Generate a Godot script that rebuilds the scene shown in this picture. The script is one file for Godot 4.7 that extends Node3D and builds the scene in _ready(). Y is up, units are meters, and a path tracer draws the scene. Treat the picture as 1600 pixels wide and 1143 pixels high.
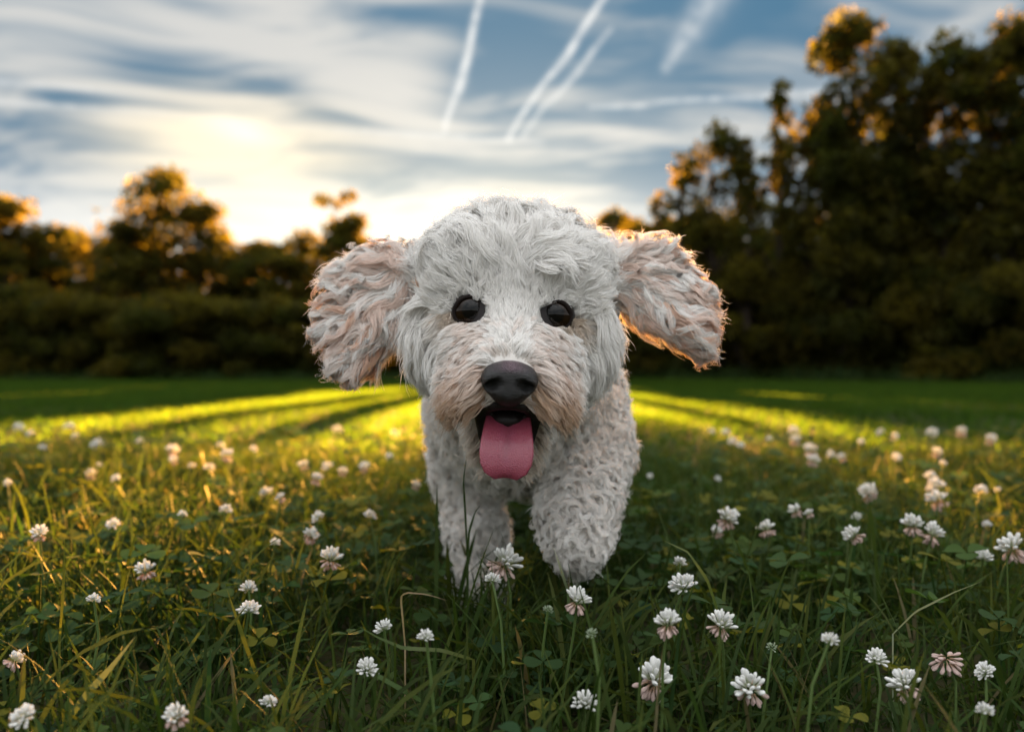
extends Node3D

const FOCAL := 29.0            # mm, 24 mm high sensor
const EYE := Vector3(0.0, 0.25, 0.0)
const EXPOSURE := 26.0
const SUN_AZIMUTH := 0.0      # degrees from straight ahead, to the right positive
const SUN_HEIGHT := 6.0
var taken := {}


# ---------------------------------------------------------------- helpers
class MB:
	var v := PackedVector3Array()
	var n := PackedVector3Array()
	var c := PackedColorArray()
	var i := PackedInt32Array()

	func mesh(material: Material = null) -> ArrayMesh:
		var a := []
		a.resize(Mesh.ARRAY_MAX)
		a[Mesh.ARRAY_VERTEX] = v
		a[Mesh.ARRAY_NORMAL] = n
		if c.size() == v.size():
			a[Mesh.ARRAY_COLOR] = c
		a[Mesh.ARRAY_INDEX] = i
		var m := ArrayMesh.new()
		m.add_surface_from_arrays(Mesh.PRIMITIVE_TRIANGLES, a)
		if material:
			m.surface_set_material(0, material)
		return m

	func quad(p0: Vector3, p1: Vector3, p2: Vector3, p3: Vector3, nn: Vector3, col: Color) -> void:
		var b := v.size()
		v.append(p0); v.append(p1); v.append(p2); v.append(p3)
		for k in 4:
			n.append(nn)
			c.append(col)
		i.append_array([b, b + 1, b + 2, b, b + 2, b + 3])

	# a strip along points p with half widths w (vectors); the outward side is t x w
	func ribbon(p: PackedVector3Array, w: PackedVector3Array, nn: PackedVector3Array, col: Color, tip_col: Color) -> void:
		var b := v.size()
		var last := p.size() - 1
		for k in p.size():
			var cc := col.lerp(tip_col, float(k) / last)
			if k == last:
				v.append(p[k]); n.append(nn[k]); c.append(cc)
			else:
				v.append(p[k] - w[k]); v.append(p[k] + w[k])
				n.append(nn[k]); n.append(nn[k])
				c.append(cc); c.append(cc)
		for k in last:
			var q := b + 2 * k
			if k == last - 1:
				i.append_array([q, q + 1, q + 2])
			else:
				i.append_array([q, q + 1, q + 3, q, q + 3, q + 2])

	# round tube along points with radii
	func tube(p: Array, r: Array, sides: int, col: Color) -> void:
		var b := v.size()
		var last := p.size() - 1
		for k in p.size():
			var t: Vector3 = (p[mini(k + 1, last)] - p[maxi(k - 1, 0)]).normalized()
			var u := t.cross(Vector3(0.31, 0.2, 0.93)).normalized()
			var w := t.cross(u)
			for s in sides:
				var a := TAU * s / sides
				var d := u * cos(a) + w * sin(a)
				v.append(p[k] + d * r[k]); n.append(d); c.append(col)
		for k in last:
			for s in sides:
				var s2 := (s + 1) % sides
				var q0 := b + k * sides + s
				var q1 := b + k * sides + s2
				var q2 := q1 + sides
				var q3 := q0 + sides
				i.append_array([q0, q2, q1, q0, q3, q2])
		var e := v.size()
		v.append(p[last]); n.append((p[last] - p[last - 1]).normalized()); c.append(col)
		for s in sides:
			i.append_array([e, b + last * sides + (s + 1) % sides, b + last * sides + s])


func numbered(called: String) -> String:
	var k: int = taken.get(called, 0)
	taken[called] = k + 1
	return called if k == 0 else "%s_%03d" % [called, k]


func tag(o: Node3D, label := "", category := "", group := "", kind := "") -> Node3D:
	if label: o.set_meta("label", label)
	if category: o.set_meta("category", category)
	if group: o.set_meta("group", group)
	if kind: o.set_meta("kind", kind)
	return o


func base(called: String, at: Vector3, turn := 0.0) -> Node3D:
	var o := Node3D.new()
	o.name = numbered(called)
	add_child(o)
	o.position = at
	o.rotation.y = turn
	return o


func piece(called: String, m: Mesh, material: Material, parent: Node) -> MeshInstance3D:
	var o := MeshInstance3D.new()
	o.name = called if parent != self else numbered(called)
	o.mesh = m
	o.material_override = material
	parent.add_child(o, true)
	return o


func copies(called: String, m: Mesh, material: Material, where: Array, colors: Array, parent: Node = self) -> MultiMeshInstance3D:
	var mm := MultiMesh.new()
	mm.transform_format = MultiMesh.TRANSFORM_3D
	mm.use_colors = colors.size() > 0
	mm.mesh = m
	mm.instance_count = where.size()
	for k in where.size():
		mm.set_instance_transform(k, where[k])
		if colors.size() > 0:
			mm.set_instance_color(k, colors[k])
	var o := MultiMeshInstance3D.new()
	o.name = called if parent != self else numbered(called)
	o.multimesh = mm
	o.material_override = material
	parent.add_child(o, true)
	return o


func lin(r: float, g: float, b: float) -> Color:
	return Color(r, g, b).linear_to_srgb()


func mat(color: Color, rough := 0.8, spec := 0.4, vertex := false, back := Color(0, 0, 0)) -> StandardMaterial3D:
	var m := StandardMaterial3D.new()
	m.albedo_color = color
	m.roughness = rough
	m.metallic_specular = spec
	m.vertex_color_use_as_albedo = vertex
	m.cull_mode = BaseMaterial3D.CULL_DISABLED
	if back != Color(0, 0, 0):
		m.backlight_enabled = true
		m.backlight = back
	return m


func noise(s: int, freq: float, octaves := 4) -> FastNoiseLite:
	var f := FastNoiseLite.new()
	f.seed = s
	f.frequency = freq
	f.noise_type = FastNoiseLite.TYPE_SIMPLEX_SMOOTH
	f.fractal_octaves = octaves
	return f


func rng_of(s: int) -> RandomNumberGenerator:
	var r := RandomNumberGenerator.new()
	r.seed = s
	return r


func any_direction(r: RandomNumberGenerator) -> Vector3:
	var y := r.randf_range(-1, 1)
	var a := r.randf() * TAU
	var k := sqrt(1 - y * y)
	return Vector3(k * cos(a), y, k * sin(a))


# a point of the place that lies in the direction of a pixel of the 1600 x 1143 photograph, at a depth in metres
func at_pixel(x: float, y: float, depth: float) -> Vector3:
	return EYE + Vector3((x - 800.0) / 1380.0 * depth, (571.5 - y) / 1380.0 * depth, -depth)


func ground_y(x: float, z: float) -> float:
	var d := -z
	var y := -0.009 * clampf(d - 3.5, 0.0, 70.0)
	y += 0.012 * sin(x * 2.3 + 0.7) * sin(z * 1.9 + 1.3) * clampf(1.5 - 0.1 * d, 0.3, 1.0)
	return y + 0.05 * sin(x * 0.21 + 1.0) * sin(z * 0.17) * clampf((d - 6.0) * 0.08, 0.0, 1.0)


# ---------------------------------------------------------------- camera, sky, sun
func make_camera() -> void:
	var cam := Camera3D.new()
	cam.name = "camera"
	add_child(cam)
	cam.position = EYE
	cam.fov = rad_to_deg(2.0 * atan(12.0 / FOCAL))
	cam.near = 0.05
	cam.far = 4000.0
	var a := CameraAttributesPhysical.new()
	a.frustum_focal_length = FOCAL
	a.frustum_focus_distance = 0.6
	a.frustum_near = 0.05
	a.frustum_far = 4000.0
	a.exposure_aperture = 4.7
	cam.attributes = a
	cam.fov = rad_to_deg(2.0 * atan(12.0 / FOCAL))
	cam.current = true


var n_veil: FastNoiseLite
var n_wisp: FastNoiseLite
var n_warp: FastNoiseLite
# vapour trails: azimuth and height in degrees of the points along each, half width in degrees, strength
var trails := [
	[[[-1.99, 23.54], [-2.08, 22.48], [-2.49, 21.05], [-2.82, 19.4], [-3.24, 18.09], [-3.44, 17.41], [-3.9, 16.38], [-4.27, 15.41], [-4.43, 14.44]], [0.18, 0.18, 0.195, 0.195, 0.27, 0.255, 0.15, 0.105, 0.075], 1.0],
	[[[6.61, 23.41], [5.79, 22.39], [4.35, 20.47], [3.65, 19.38], [2.08, 17.73], [0.62, 15.84], [-0.33, 14.29]], [0.195, 0.18, 0.18, 0.21, 0.135, 0.12, 0.09], 0.95],
	[[[6.41, 20.76], [5.38, 19.71], [4.35, 18.44], [2.9, 16.96], [2.08, 16.4], [1.25, 15.26], [0.5, 14.29]], [0.075, 0.15, 0.18, 0.15, 0.12, 0.105, 0.075], 0.62],
	[[[4.97, 16.24], [6.61, 16.23], [8.25, 16.25], [9.87, 16.45], [12.26, 16.43], [14.62, 16.35], [20.0, 16.3]], [0.06, 0.12, 0.112, 0.12, 0.135, 0.15, 0.15], 0.62],
	[[[-31.93, 14.37], [-25.9, 14.74], [-21.37, 14.87], [-16.16, 14.68], [-9.87, 14.66], [-4.14, 14.53], [2.08, 14.2]], [0.15, 0.12, 0.12, 0.105, 0.105, 0.12, 0.075], 0.5],
	[[[-31.93, 15.35], [-26.9, 15.75], [-23.85, 15.78], [-21.73, 15.84]], [0.15, 0.12, 0.105, 0.06], 0.5],
	[[[13.25, 22.82], [12.66, 22.0], [11.67, 20.67], [10.67, 19.47], [9.87, 18.42]], [1.1, 1.0, 0.8, 0.6, 0.3], 0.42],
]


func trail_at(az: float, el: float) -> float:
	var most := 0.0
	if el < 11.0 or el > 27.0 or absf(az) > 36.0:
		return 0.0
	for t in trails:
		var pts: Array = t[0]
		var wid: Array = t[1]
		for k in pts.size() - 1:
			var ax: float = pts[k][0]
			var ay: float = pts[k][1]
			var bx: float = pts[k + 1][0] - ax
			var by: float = pts[k + 1][1] - ay
			var h := clampf(((az - ax) * bx + (el - ay) * by) / (bx * bx + by * by), 0.0, 1.0)
			var dx := az - ax - bx * h
			var dy := el - ay - by * h
			var w: float = lerpf(wid[k], wid[k + 1], h)
			var q := (dx * dx + dy * dy) / (w * w)
			if q < 6.0:
				most = maxf(most, t[2] * exp(-q) * (0.75 + 0.5 * n_wisp.get_noise_2d(az * 30.0, el * 30.0)))
	return most


func bump(az: float, el: float, a0: float, e0: float, wa: float, we: float, slope := 0.0) -> float:
	var x := (az - a0) / wa
	var y := (el - e0 - slope * (az - a0)) / we
	return exp(-(x * x + y * y))


func sky_row(row: int, w: int, h: int, out: PackedFloat32Array) -> void:
	var el := 90.0 - (row + 0.5) / h * 180.0
	var se := sin(deg_to_rad(el))
	var ce := cos(deg_to_rad(el))
	var white := smoothstep(13.0, 5.0, el)
	var blue := Color(0.072, 0.182, 0.292).lerp(Color(0.17, 0.26, 0.42), smoothstep(20.0, 60.0, el))
	for x in w:
		var az := (x + 0.5) / w * 360.0
		if az > 180.0:
			az -= 360.0
		var ar := deg_to_rad(az)
		var k := 1.0 / (se + 0.16)
		var u := sin(ar) * ce * k
		var v := cos(ar) * ce * k
		var wu := n_warp.get_noise_2d(u * 40.0, v * 40.0)
		var f := n_veil.get_noise_2d(u * 26.0 + wu * 22.0 + v * 7.0, v * 70.0 + wu * 30.0)
		var g := n_wisp.get_noise_2d(u * 75.0 + wu * 60.0 + v * 35.0, v * 190.0 + wu * 60.0)
		# a veil of high cloud, thinner over the clear blue stretch to the right of the sun
		var thin := smoothstep(-9.0, 2.0, az) * (1.0 - smoothstep(26.0, 60.0, az))
		var cover := lerpf(0.66 + 0.2 * smoothstep(24.0, 50.0, el), 0.30, thin * (1.0 - smoothstep(24.0, 50.0, el))) + 0.62 * f + 0.55 * g
		if absf(az) < 40.0 and el < 32.0:
			cover -= 0.6 * bump(az, el, -21.5, 17.1, 4.0, 0.8, -0.02) + 0.55 * bump(az, el, -14.6, 16.5, 3.4, 0.7, -0.2)
			cover -= 0.5 * bump(az, el, -10.7, 15.3, 3.4, 0.6, -0.1) + 0.5 * bump(az, el, -27.0, 15.2, 3.5, 0.45, -0.04) + 0.3 * bump(az, el, -8.0, 21.6, 4.0, 0.7)
			cover -= 0.35 * bump(az, el, 5.0, 17.2, 8.0, 2.4) + 0.4 * bump(az, el, -0.5, 18.5, 2.6, 2.6) + 0.4 * bump(az, el, -26.0, 13.6, 5.0, 0.5, 0.02)
			cover += 0.4 * bump(az, el, -18.0, 19.6, 12.0, 0.8, -0.2) + 0.3 * bump(az, el, -7.0, 17.0, 3.0, 2.6) + 0.25 * bump(az, el, 24.0, 21.0, 8.0, 4.0)
			cover -= 0.3 * bump(az, el, -6.5, 12.8, 5.0, 0.5)
		cover = smoothstep(0.05, 1.0, cover)
		var cloud := Color(0.60, 0.60, 0.58).lerp(Color(1.60, 1.60, 1.60), smoothstep(24.0, 50.0, el) * 0.85 + 0.5 * smoothstep(30.0, 120.0, absf(az)) * smoothstep(4.0, 24.0, el))  # clouds overhead and away from the sun raised to light the dog
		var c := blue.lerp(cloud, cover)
		c = c.lerp(Color(0.86, 0.87, 0.85), white * (0.93 - 0.12 * smoothstep(0.3, 0.8, 1.0 - cover)))
		if absf(az) < 40.0:
			var t := trail_at(az, el)
			c = c.lerp(Color(0.92, 0.92, 0.90), minf(1.0, t * (1.0 - 0.6 * white)))
		# the glow of the low sun, and the lit cloud above it
		var away := Vector2(az - SUN_AZIMUTH, (el - SUN_HEIGHT) * 1.25).length()
		var near := exp(-away * away / 190.0)
		c += Color(0.42, 0.36, 0.25) * near + Color(1.6, 1.2, 0.6) * exp(-away * away / 22.0)
		if absf(az) < 40.0:
			var lit := bump(az, el, -17.3, 13.4, 7.0, 2.5) * (0.95 + 0.6 * g)
			c = c.lerp(Color(1.0, 0.88, 0.66), clampf(lit, 0.0, 0.9))
			c += Color(0.35, 0.3, 0.2) * bump(az, el, -17.0, 14.3, 2.0, 0.7, -0.15)
			c += Color(0.4, 0.34, 0.2) * bump(az, el, -14.0, 8.5, 9.0, 3.5)
		var o := (row * w + x) * 4
		out[o] = c.r
		out[o + 1] = c.g
		out[o + 2] = c.b
		out[o + 3] = 1.0


func make_sky() -> void:
	n_veil = noise(11, 0.02, 5)
	n_wisp = noise(23, 0.03, 4)
	n_warp = noise(37, 0.012, 3)
	var w := 2048
	var h := 1024
	var data := PackedFloat32Array()
	data.resize(w * h * 4)
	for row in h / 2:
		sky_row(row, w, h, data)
	var low := Color(0.05, 0.06, 0.03)
	for k in range(w * h / 2, w * h):
		data[k * 4] = low.r
		data[k * 4 + 1] = low.g
		data[k * 4 + 2] = low.b
		data[k * 4 + 3] = 1.0
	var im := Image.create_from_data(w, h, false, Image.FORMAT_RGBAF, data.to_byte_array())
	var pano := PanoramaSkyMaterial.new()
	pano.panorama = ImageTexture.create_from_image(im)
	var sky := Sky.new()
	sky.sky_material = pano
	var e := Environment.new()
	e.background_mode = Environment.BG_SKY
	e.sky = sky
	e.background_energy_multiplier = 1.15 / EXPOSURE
	e.tonemap_mode = Environment.TONE_MAPPER_LINEAR
	e.tonemap_exposure = EXPOSURE
	e.sdfgi_enabled = true
	e.ssao_enabled = true
	e.ssil_enabled = true
	var we := WorldEnvironment.new()
	we.name = "world"
	we.environment = e
	add_child(we)
	var sun := DirectionalLight3D.new()
	sun.name = "sun"
	sun.light_energy = 1.6
	sun.light_color = Color(1.0, 0.69, 0.29)
	sun.light_angular_distance = 0.5
	sun.shadow_enabled = true
	add_child(sun)
	var a := deg_to_rad(SUN_AZIMUTH)
	var b := deg_to_rad(SUN_HEIGHT)
	var to_sun := Vector3(sin(a) * cos(b), sin(b), -cos(a) * cos(b))
	sun.position = to_sun * 100.0
	sun.look_at_from_position(to_sun * 100.0, Vector3.ZERO, Vector3.UP)


# ---------------------------------------------------------------- ground
func make_ground() -> void:
	var b := MB.new()
	var zs := []
	var z := 4.0
	while z > -420.0:
		zs.append(z)
		var d := absf(z)
		z -= 0.12 if d < 4.0 else (0.5 if d < 40.0 else 12.0)
	var xs := []
	for k in range(-60, 61):
		xs.append(signf(k) * (absf(k) * 0.08 + pow(absf(k) / 60.0, 4.0) * 300.0))
	for zz in zs:
		for xx in xs:
			b.v.append(Vector3(xx, ground_y(xx, zz), zz))
			b.n.append(Vector3(ground_y(xx - 0.05, zz) - ground_y(xx + 0.05, zz), 0.1, ground_y(xx, zz - 0.05) - ground_y(xx, zz + 0.05)).normalized())
	var nx := xs.size()
	for r in zs.size() - 1:
		for s in nx - 1:
			var q := r * nx + s
			b.i.append_array([q, q + nx, q + nx + 1, q, q + nx + 1, q + 1])
	var m := mat(Color.WHITE, 0.95, 0.2)
	var im := Image.create(256, 256, false, Image.FORMAT_RGB8)
	var f := noise(5, 0.03, 5)
	var g := noise(6, 0.15, 3)
	for y in 256:
		for x in 256:
			var t := f.get_noise_2d(x, y) * 0.8 + g.get_noise_2d(x, y) * 0.6
			im.set_pixel(x, y, lin(0.028, 0.030, 0.012).lerp(lin(0.055, 0.05, 0.022), clampf(0.5 + t, 0, 1)))
	m.albedo_texture = ImageTexture.create_from_image(im)
	m.uv1_triplanar = true
	m.uv1_world_triplanar = true
	m.uv1_scale = Vector3(2.3, 2.3, 2.3)
	tag(piece("ground", b.mesh(), m, self), "dark soil of the meadow under grass and clover", "ground", "", "structure")


# ---------------------------------------------------------------- grass
func blade(b: MB, root: Vector3, height: float, width: float, lean: float, droop: float, turn: float, col: Color, tip: Color, segs: int, side_turn := 0.0) -> void:
	var out := Vector3(cos(turn), 0, sin(turn))
	var p := PackedVector3Array()
	var w := PackedVector3Array()
	var nn := PackedVector3Array()
	var at := root
	var ang := lean
	var step := height / segs
	for k in segs + 1:
		var t := float(k) / segs
		var dir := Vector3.UP * cos(ang) + out * sin(ang)
		var side := dir.cross(out if absf(dir.dot(out)) < 0.99 else Vector3.UP).normalized().rotated(dir, side_turn + t * 0.7)
		var wk := width * 0.5 * (0.75 + 0.9 * t) * sqrt(maxf(0.0, 1.0 - t * t))
		p.append(at)
		w.append(side * wk)
		nn.append(dir.cross(side).normalized())
		at += dir * step
		ang += droop / segs * (0.5 + t)
	b.ribbon(p, w, nn, col, tip)


func grass_color(r: RandomNumberGenerator) -> Color:
	var t := r.randf()
	if t < 0.03:
		return Color(0.15, 0.13, 0.07)
	if t < 0.30:
		return Color(0.062, 0.088, 0.018) * r.randf_range(0.7, 1.1)
	return Color(0.026, 0.062, 0.018).lerp(Color(0.042, 0.078, 0.016), r.randf()) * r.randf_range(0.65, 1.15)


func make_grass() -> void:
	var r := rng_of(101)
	# tall clumps among the clover, near the camera
	var green := mat(Color.WHITE, 0.68, 0.22, true, lin(0.9, 0.9, 0.5))
	var clumps := []
	for variant in 7:
		var b := MB.new()
		for k in 26:
			var a := r.randf() * TAU
			var q := sqrt(r.randf()) * 0.055
			var h := r.randf_range(0.05, 0.115)
			var lean := absf(r.randfn(0.4, 0.4))
			var droop := r.randf_range(0.2, 1.5)
			if r.randf() < 0.12:
				h *= 1.45
			if r.randf() < 0.25:
				lean += 0.6
			var col := grass_color(r)
			blade(b, Vector3(cos(a) * q, -0.004, sin(a) * q), h, r.randf_range(0.0014, 0.0034), lean, droop, r.randf() * TAU, col, col.lerp(Color(0.12, 0.12, 0.04), 0.35 * r.randf()), 6, r.randf_range(-0.6, 0.6))
		clumps.append(b.mesh())
	var places := []
	for k in clumps.size():
		places.append([])
	var d := 0.24
	while d < 2.5:
		var half := 0.62 * d + 0.45
		var band := 0.04 + 0.012 * d
		var count := int(2.0 * half * band * (420.0 if d < 1.4 else 300.0 * (1.0 - 0.6 * smoothstep(1.6, 2.5, d))))
		for k in count:
			var x := r.randf_range(-half, half)
			var z := -(d + r.randf() * band)
			var s := r.randf_range(0.7, 1.15) * (1.0 - 0.45 * smoothstep(1.5, 2.5, d))
			if d < 0.40:
				s *= 0.5 + 0.4 * (d - 0.24) / 0.16
			var keep := true
			if Vector2((x - 0.057) / 0.05, (z + 0.77) / 0.05).length() < 1.0:
				s *= 0.6
			if absf(x + 0.03) < 0.08 and z > -0.8 and z < -0.66:
				s *= 1.1
			if absf(x) < 0.14 and z < -0.86 and z > -1.35:
				s *= 0.7
			if keep:
				places[r.randi() % clumps.size()].append(Transform3D(Basis(Vector3.UP, r.randf() * TAU).scaled(Vector3(s, s * r.randf_range(0.85, 1.2), s)), Vector3(x, ground_y(x, z), z)))
		d += band
	for k in clumps.size():
		tag(copies("meadow_grass", clumps[k], green, places[k], []), "long thin green grass blades growing all through the clover patch", "grass", "long meadow grass", "stuff")
	# the mown lawn behind
	var short := mat(Color.WHITE, 0.65, 0.2, true, lin(1.8, 1.7, 0.8))
	var mottle := noise(61, 0.35, 4)
	for variant in 3:
		var b := MB.new()
		for k in 420:
			var col := Color(0.034, 0.095, 0.026).lerp(Color(0.075, 0.120, 0.022), r.randf()) * r.randf_range(0.8, 1.2)
			blade(b, Vector3(r.randf_range(-0.27, 0.27), -0.003, r.randf_range(-0.27, 0.27)), r.randf_range(0.022, 0.045), r.randf_range(0.004, 0.007), absf(r.randfn(0.2, 0.3)), r.randf_range(0.1, 0.8), r.randf() * TAU, col, col, 2, r.randf_range(-1, 1))
		var here := []
		var tints := []
		var z := -1.9
		var row := 0
		while z > -39.0:
			var half := -z * 0.66 + 2.0
			var x := -half
			var col_n := 0
			while x < half:
				if (row * 7 + col_n * 5 + (row * col_n) % 3) % 3 == variant:
					var px := x + r.randf_range(-0.05, 0.05)
					here.append(Transform3D(Basis(Vector3.UP, (r.randi() % 4) * PI / 2 + r.randf_range(-0.1, 0.1)).scaled(Vector3(1, r.randf_range(0.8, 1.2), 1)), Vector3(px, ground_y(px, z), z)))
					var mt := mottle.get_noise_2d(px, z)
					tints.append(Color(1.0 + 0.2 * mt, 1.0 + 0.1 * mt, 1.0 - 0.1 * mt) * (1.0 + 0.3 * mottle.get_noise_2d(px * 2.7 + 50.0, z * 2.7)))
				x += 0.48
				col_n += 1
			z -= 0.48
			row += 1
		tag(copies("lawn_grass", b.mesh(), short, here, tints), "short mown grass of the lawn between the clover and the trees", "grass", "mown lawn grass", "stuff")


func make_weeds() -> void:
	var r := rng_of(909)
	var m := mat(Color.WHITE, 0.7, 0.3, true, lin(0.7, 0.7, 0.4))
	for variant in 3:
		var b := MB.new()
		for k in 60:
			var col := grass_color(r) * 0.9
			blade(b, Vector3(r.randf_range(-0.35, 0.35), -0.01, r.randf_range(-0.25, 0.25)), r.randf_range(0.1, 0.45), r.randf_range(0.006, 0.014), absf(r.randfn(0.2, 0.3)), r.randf_range(0.2, 1.3), r.randf() * TAU, col, col, 4, r.randf_range(-1, 1))
		var here := []
		for k in 130:
			var px := r.randf_range(-120.0, 1720.0)
			var depth := 37.0 if px < 960.0 else lerpf(34.0, 25.0, (px - 960.0) / 640.0)
			depth += r.randf_range(-1.3, 0.6)
			var x := (px - 800.0) / 1380.0 * depth
			var sc := r.randf_range(0.5, 1.5)
			here.append(Transform3D(Basis(Vector3.UP, r.randf() * TAU).scaled(Vector3(1.3, sc, 1.3)), Vector3(x, ground_y(x, -depth), -depth)))
		tag(copies("rank_grass", b.mesh(), m, here, []), "ragged uncut grass along the foot of the trees", "grass", "uncut grass at the wood edge", "stuff")


# ---------------------------------------------------------------- trees
func leaf_card(b: MB, at: Vector3, s: float, r: RandomNumberGenerator, col: Color) -> void:
	var nn := (any_direction(r) + Vector3(0, 0.5, 0)).normalized()
	var u := nn.cross(any_direction(r)).normalized()
	var w := nn.cross(u)
	var tip := at + u * s * 0.6
	var tail := at - u * s * 0.6
	var fold := nn * s * 0.12
	b.quad(tail, at + w * s * 0.34 + fold, tip, at - w * s * 0.34 + fold, nn, col)


func make_crown(seed_: int, shape: String, leaves: int, leaf: float, tone_a: Color, tone_b: Color) -> Dictionary:
	# a tree 10 m high (a bush 4 m): {crown, trunk}
	var r := rng_of(seed_)
	var b := MB.new()
	var centres := []
	var count: int = {"broad": 56 if leaf > 0.265 and leaves > 4300 else 78, "column": 84 if leaves > 6000 else 44, "wispy": 26, "bush": 46, "fir": 52 if leaves > 4700 or leaves < 4000 else 40, "high": 34}[shape]
	for k in count:
		var p: Vector3
		var rad: float
		match shape:
			"broad":
				var y := r.randf_range(2.2, 9.6)
				var wide := 2.6 * sqrt(maxf(0.04, 1.0 - pow((y - 5.0) / 5.0, 2.0))) * r.randf_range(0.55, 1.08)
				var a := r.randf() * TAU
				var q := sqrt(r.randf()) * wide
				p = Vector3(cos(a) * q, y, sin(a) * q)
				rad = r.randf_range(0.45, 0.95)
			"column":
				var y := r.randf_range(1.4, 9.6)
				var wide := 1.35 * sqrt(maxf(0.03, 1.0 - pow((y - 5.0) / 5.1, 4.0))) * r.randf_range(0.6, 1.05)
				var a := r.randf() * TAU
				var q := sqrt(r.randf()) * wide
				p = Vector3(cos(a) * q, y, sin(a) * q)
				rad = r.randf_range(0.45, 0.8)
			"wispy":
				var y := r.randf_range(1.6, 9.8)
				var a := r.randf() * TAU
				var q := (0.4 + 1.3 * r.randf()) * (1.15 - y / 12.0)
				p = Vector3(cos(a) * q, y, sin(a) * q)
				rad = r.randf_range(0.3, 0.55)
			"fir":
				var y := r.randf_range(1.0, 9.7)
				var a := r.randf() * TAU
				var q := sqrt(r.randf()) * 1.9 * (1.02 - y / 10.0)
				p = Vector3(cos(a) * q, y, sin(a) * q)
				rad = r.randf_range(0.3, 0.7) * (1.2 - y / 12.0)
			"high":
				var y := r.randf_range(7.6, 9.5)
				var a := r.randf() * TAU
				var q := sqrt(r.randf()) * 2.6
				p = Vector3(cos(a) * q, y, sin(a) * q)
				rad = r.randf_range(0.45, 0.7)
			_:
				var y := r.randf_range(0.2, 3.6)
				var wide := 2.2 * sqrt(maxf(0.08, 1.0 - pow((y - 1.2) / 2.9, 2.0)))
				var a := r.randf() * TAU
				var q := sqrt(r.randf()) * wide
				p = Vector3(cos(a) * q, y, sin(a) * q)
				rad = r.randf_range(0.45, 0.8)
		centres.append([p, rad])
		var each := int(leaves / count * (rad / 0.65) * (rad / 0.65))
		var tone := tone_a.lerp(tone_b, r.randf())
		for j in each:
			var off := any_direction(r) * rad * pow(r.randf(), 0.45)
			off.y *= 0.8
			leaf_card(b, p + off, leaf * r.randf_range(0.7, 1.3), r, tone * r.randf_range(0.75, 1.25))
	var t := MB.new()
	var bark := Color(0.05, 0.038, 0.028)
	var tall := 3.2 if shape == "bush" else 9.3
	var thick := 0.06 if shape == "bush" else (0.09 if shape == "wispy" else 0.17)
	var line := []
	var radii := []
	for k in 9:
		var q := k / 8.0
		line.append(Vector3(sin(q * 3.0 + seed_) * 0.12 * q, -0.15 + q * tall, cos(q * 2.3 + seed_) * 0.12 * q))
		radii.append(thick * (1.25 if k == 0 else 1.0) * (1.0 - 0.88 * q))
	t.tube(line, radii, 8, bark)
	var limb := 0
	for cc in centres:
		limb += 1
		if limb % 3 != 0:
			continue
		var to: Vector3 = cc[0]
		var start_y := clampf(to.y - 0.9 - 0.5 * Vector2(to.x, to.z).length(), 0.3, tall * 0.93)
		var q0 := (start_y + 0.15) / tall
		var from := Vector3(sin(q0 * 3.0 + seed_) * 0.12 * q0, start_y, cos(q0 * 2.3 + seed_) * 0.12 * q0)
		var mid := from.lerp(to, 0.5) + Vector3(0, 0.12, 0)
		var r0 := thick * (1.0 - 0.88 * q0) * 0.55
		t.tube([from, mid, to], [r0, r0 * 0.6, 0.008], 5, bark)
	return {"crown": b.mesh(), "trunk": t.mesh()}


var leaf_mat: StandardMaterial3D
var bark_mat: StandardMaterial3D
var kinds := {}


func plant(kind: String, called: String, x: float, z: float, height: float, wide: float, turn: float, material: Material, label: String, group: String) -> void:
	var k: Dictionary = kinds[kind]
	var o := base(called, Vector3(x, ground_y(x, z), z), turn)
	var unit := 4.0 if kind.begins_with("bush") else 10.0
	o.scale = Vector3(wide, height / unit, wide)
	piece("trunk", k.trunk, bark_mat, o)
	piece("crown", k.crown, material, o)
	tag(o, label, "bush" if kind.begins_with("bush") else "tree", group)


# a tree whose top shows at a pixel, standing at a known depth on the ground
func plant_at(kind: String, called: String, px: float, top: float, depth: float, wide: float, turn: float, material: Material, label: String, group: String) -> void:
	var p := at_pixel(px, top, depth)
	plant(kind, called, p.x, p.z, p.y - ground_y(p.x, p.z), wide, turn, material, label, group)


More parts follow.
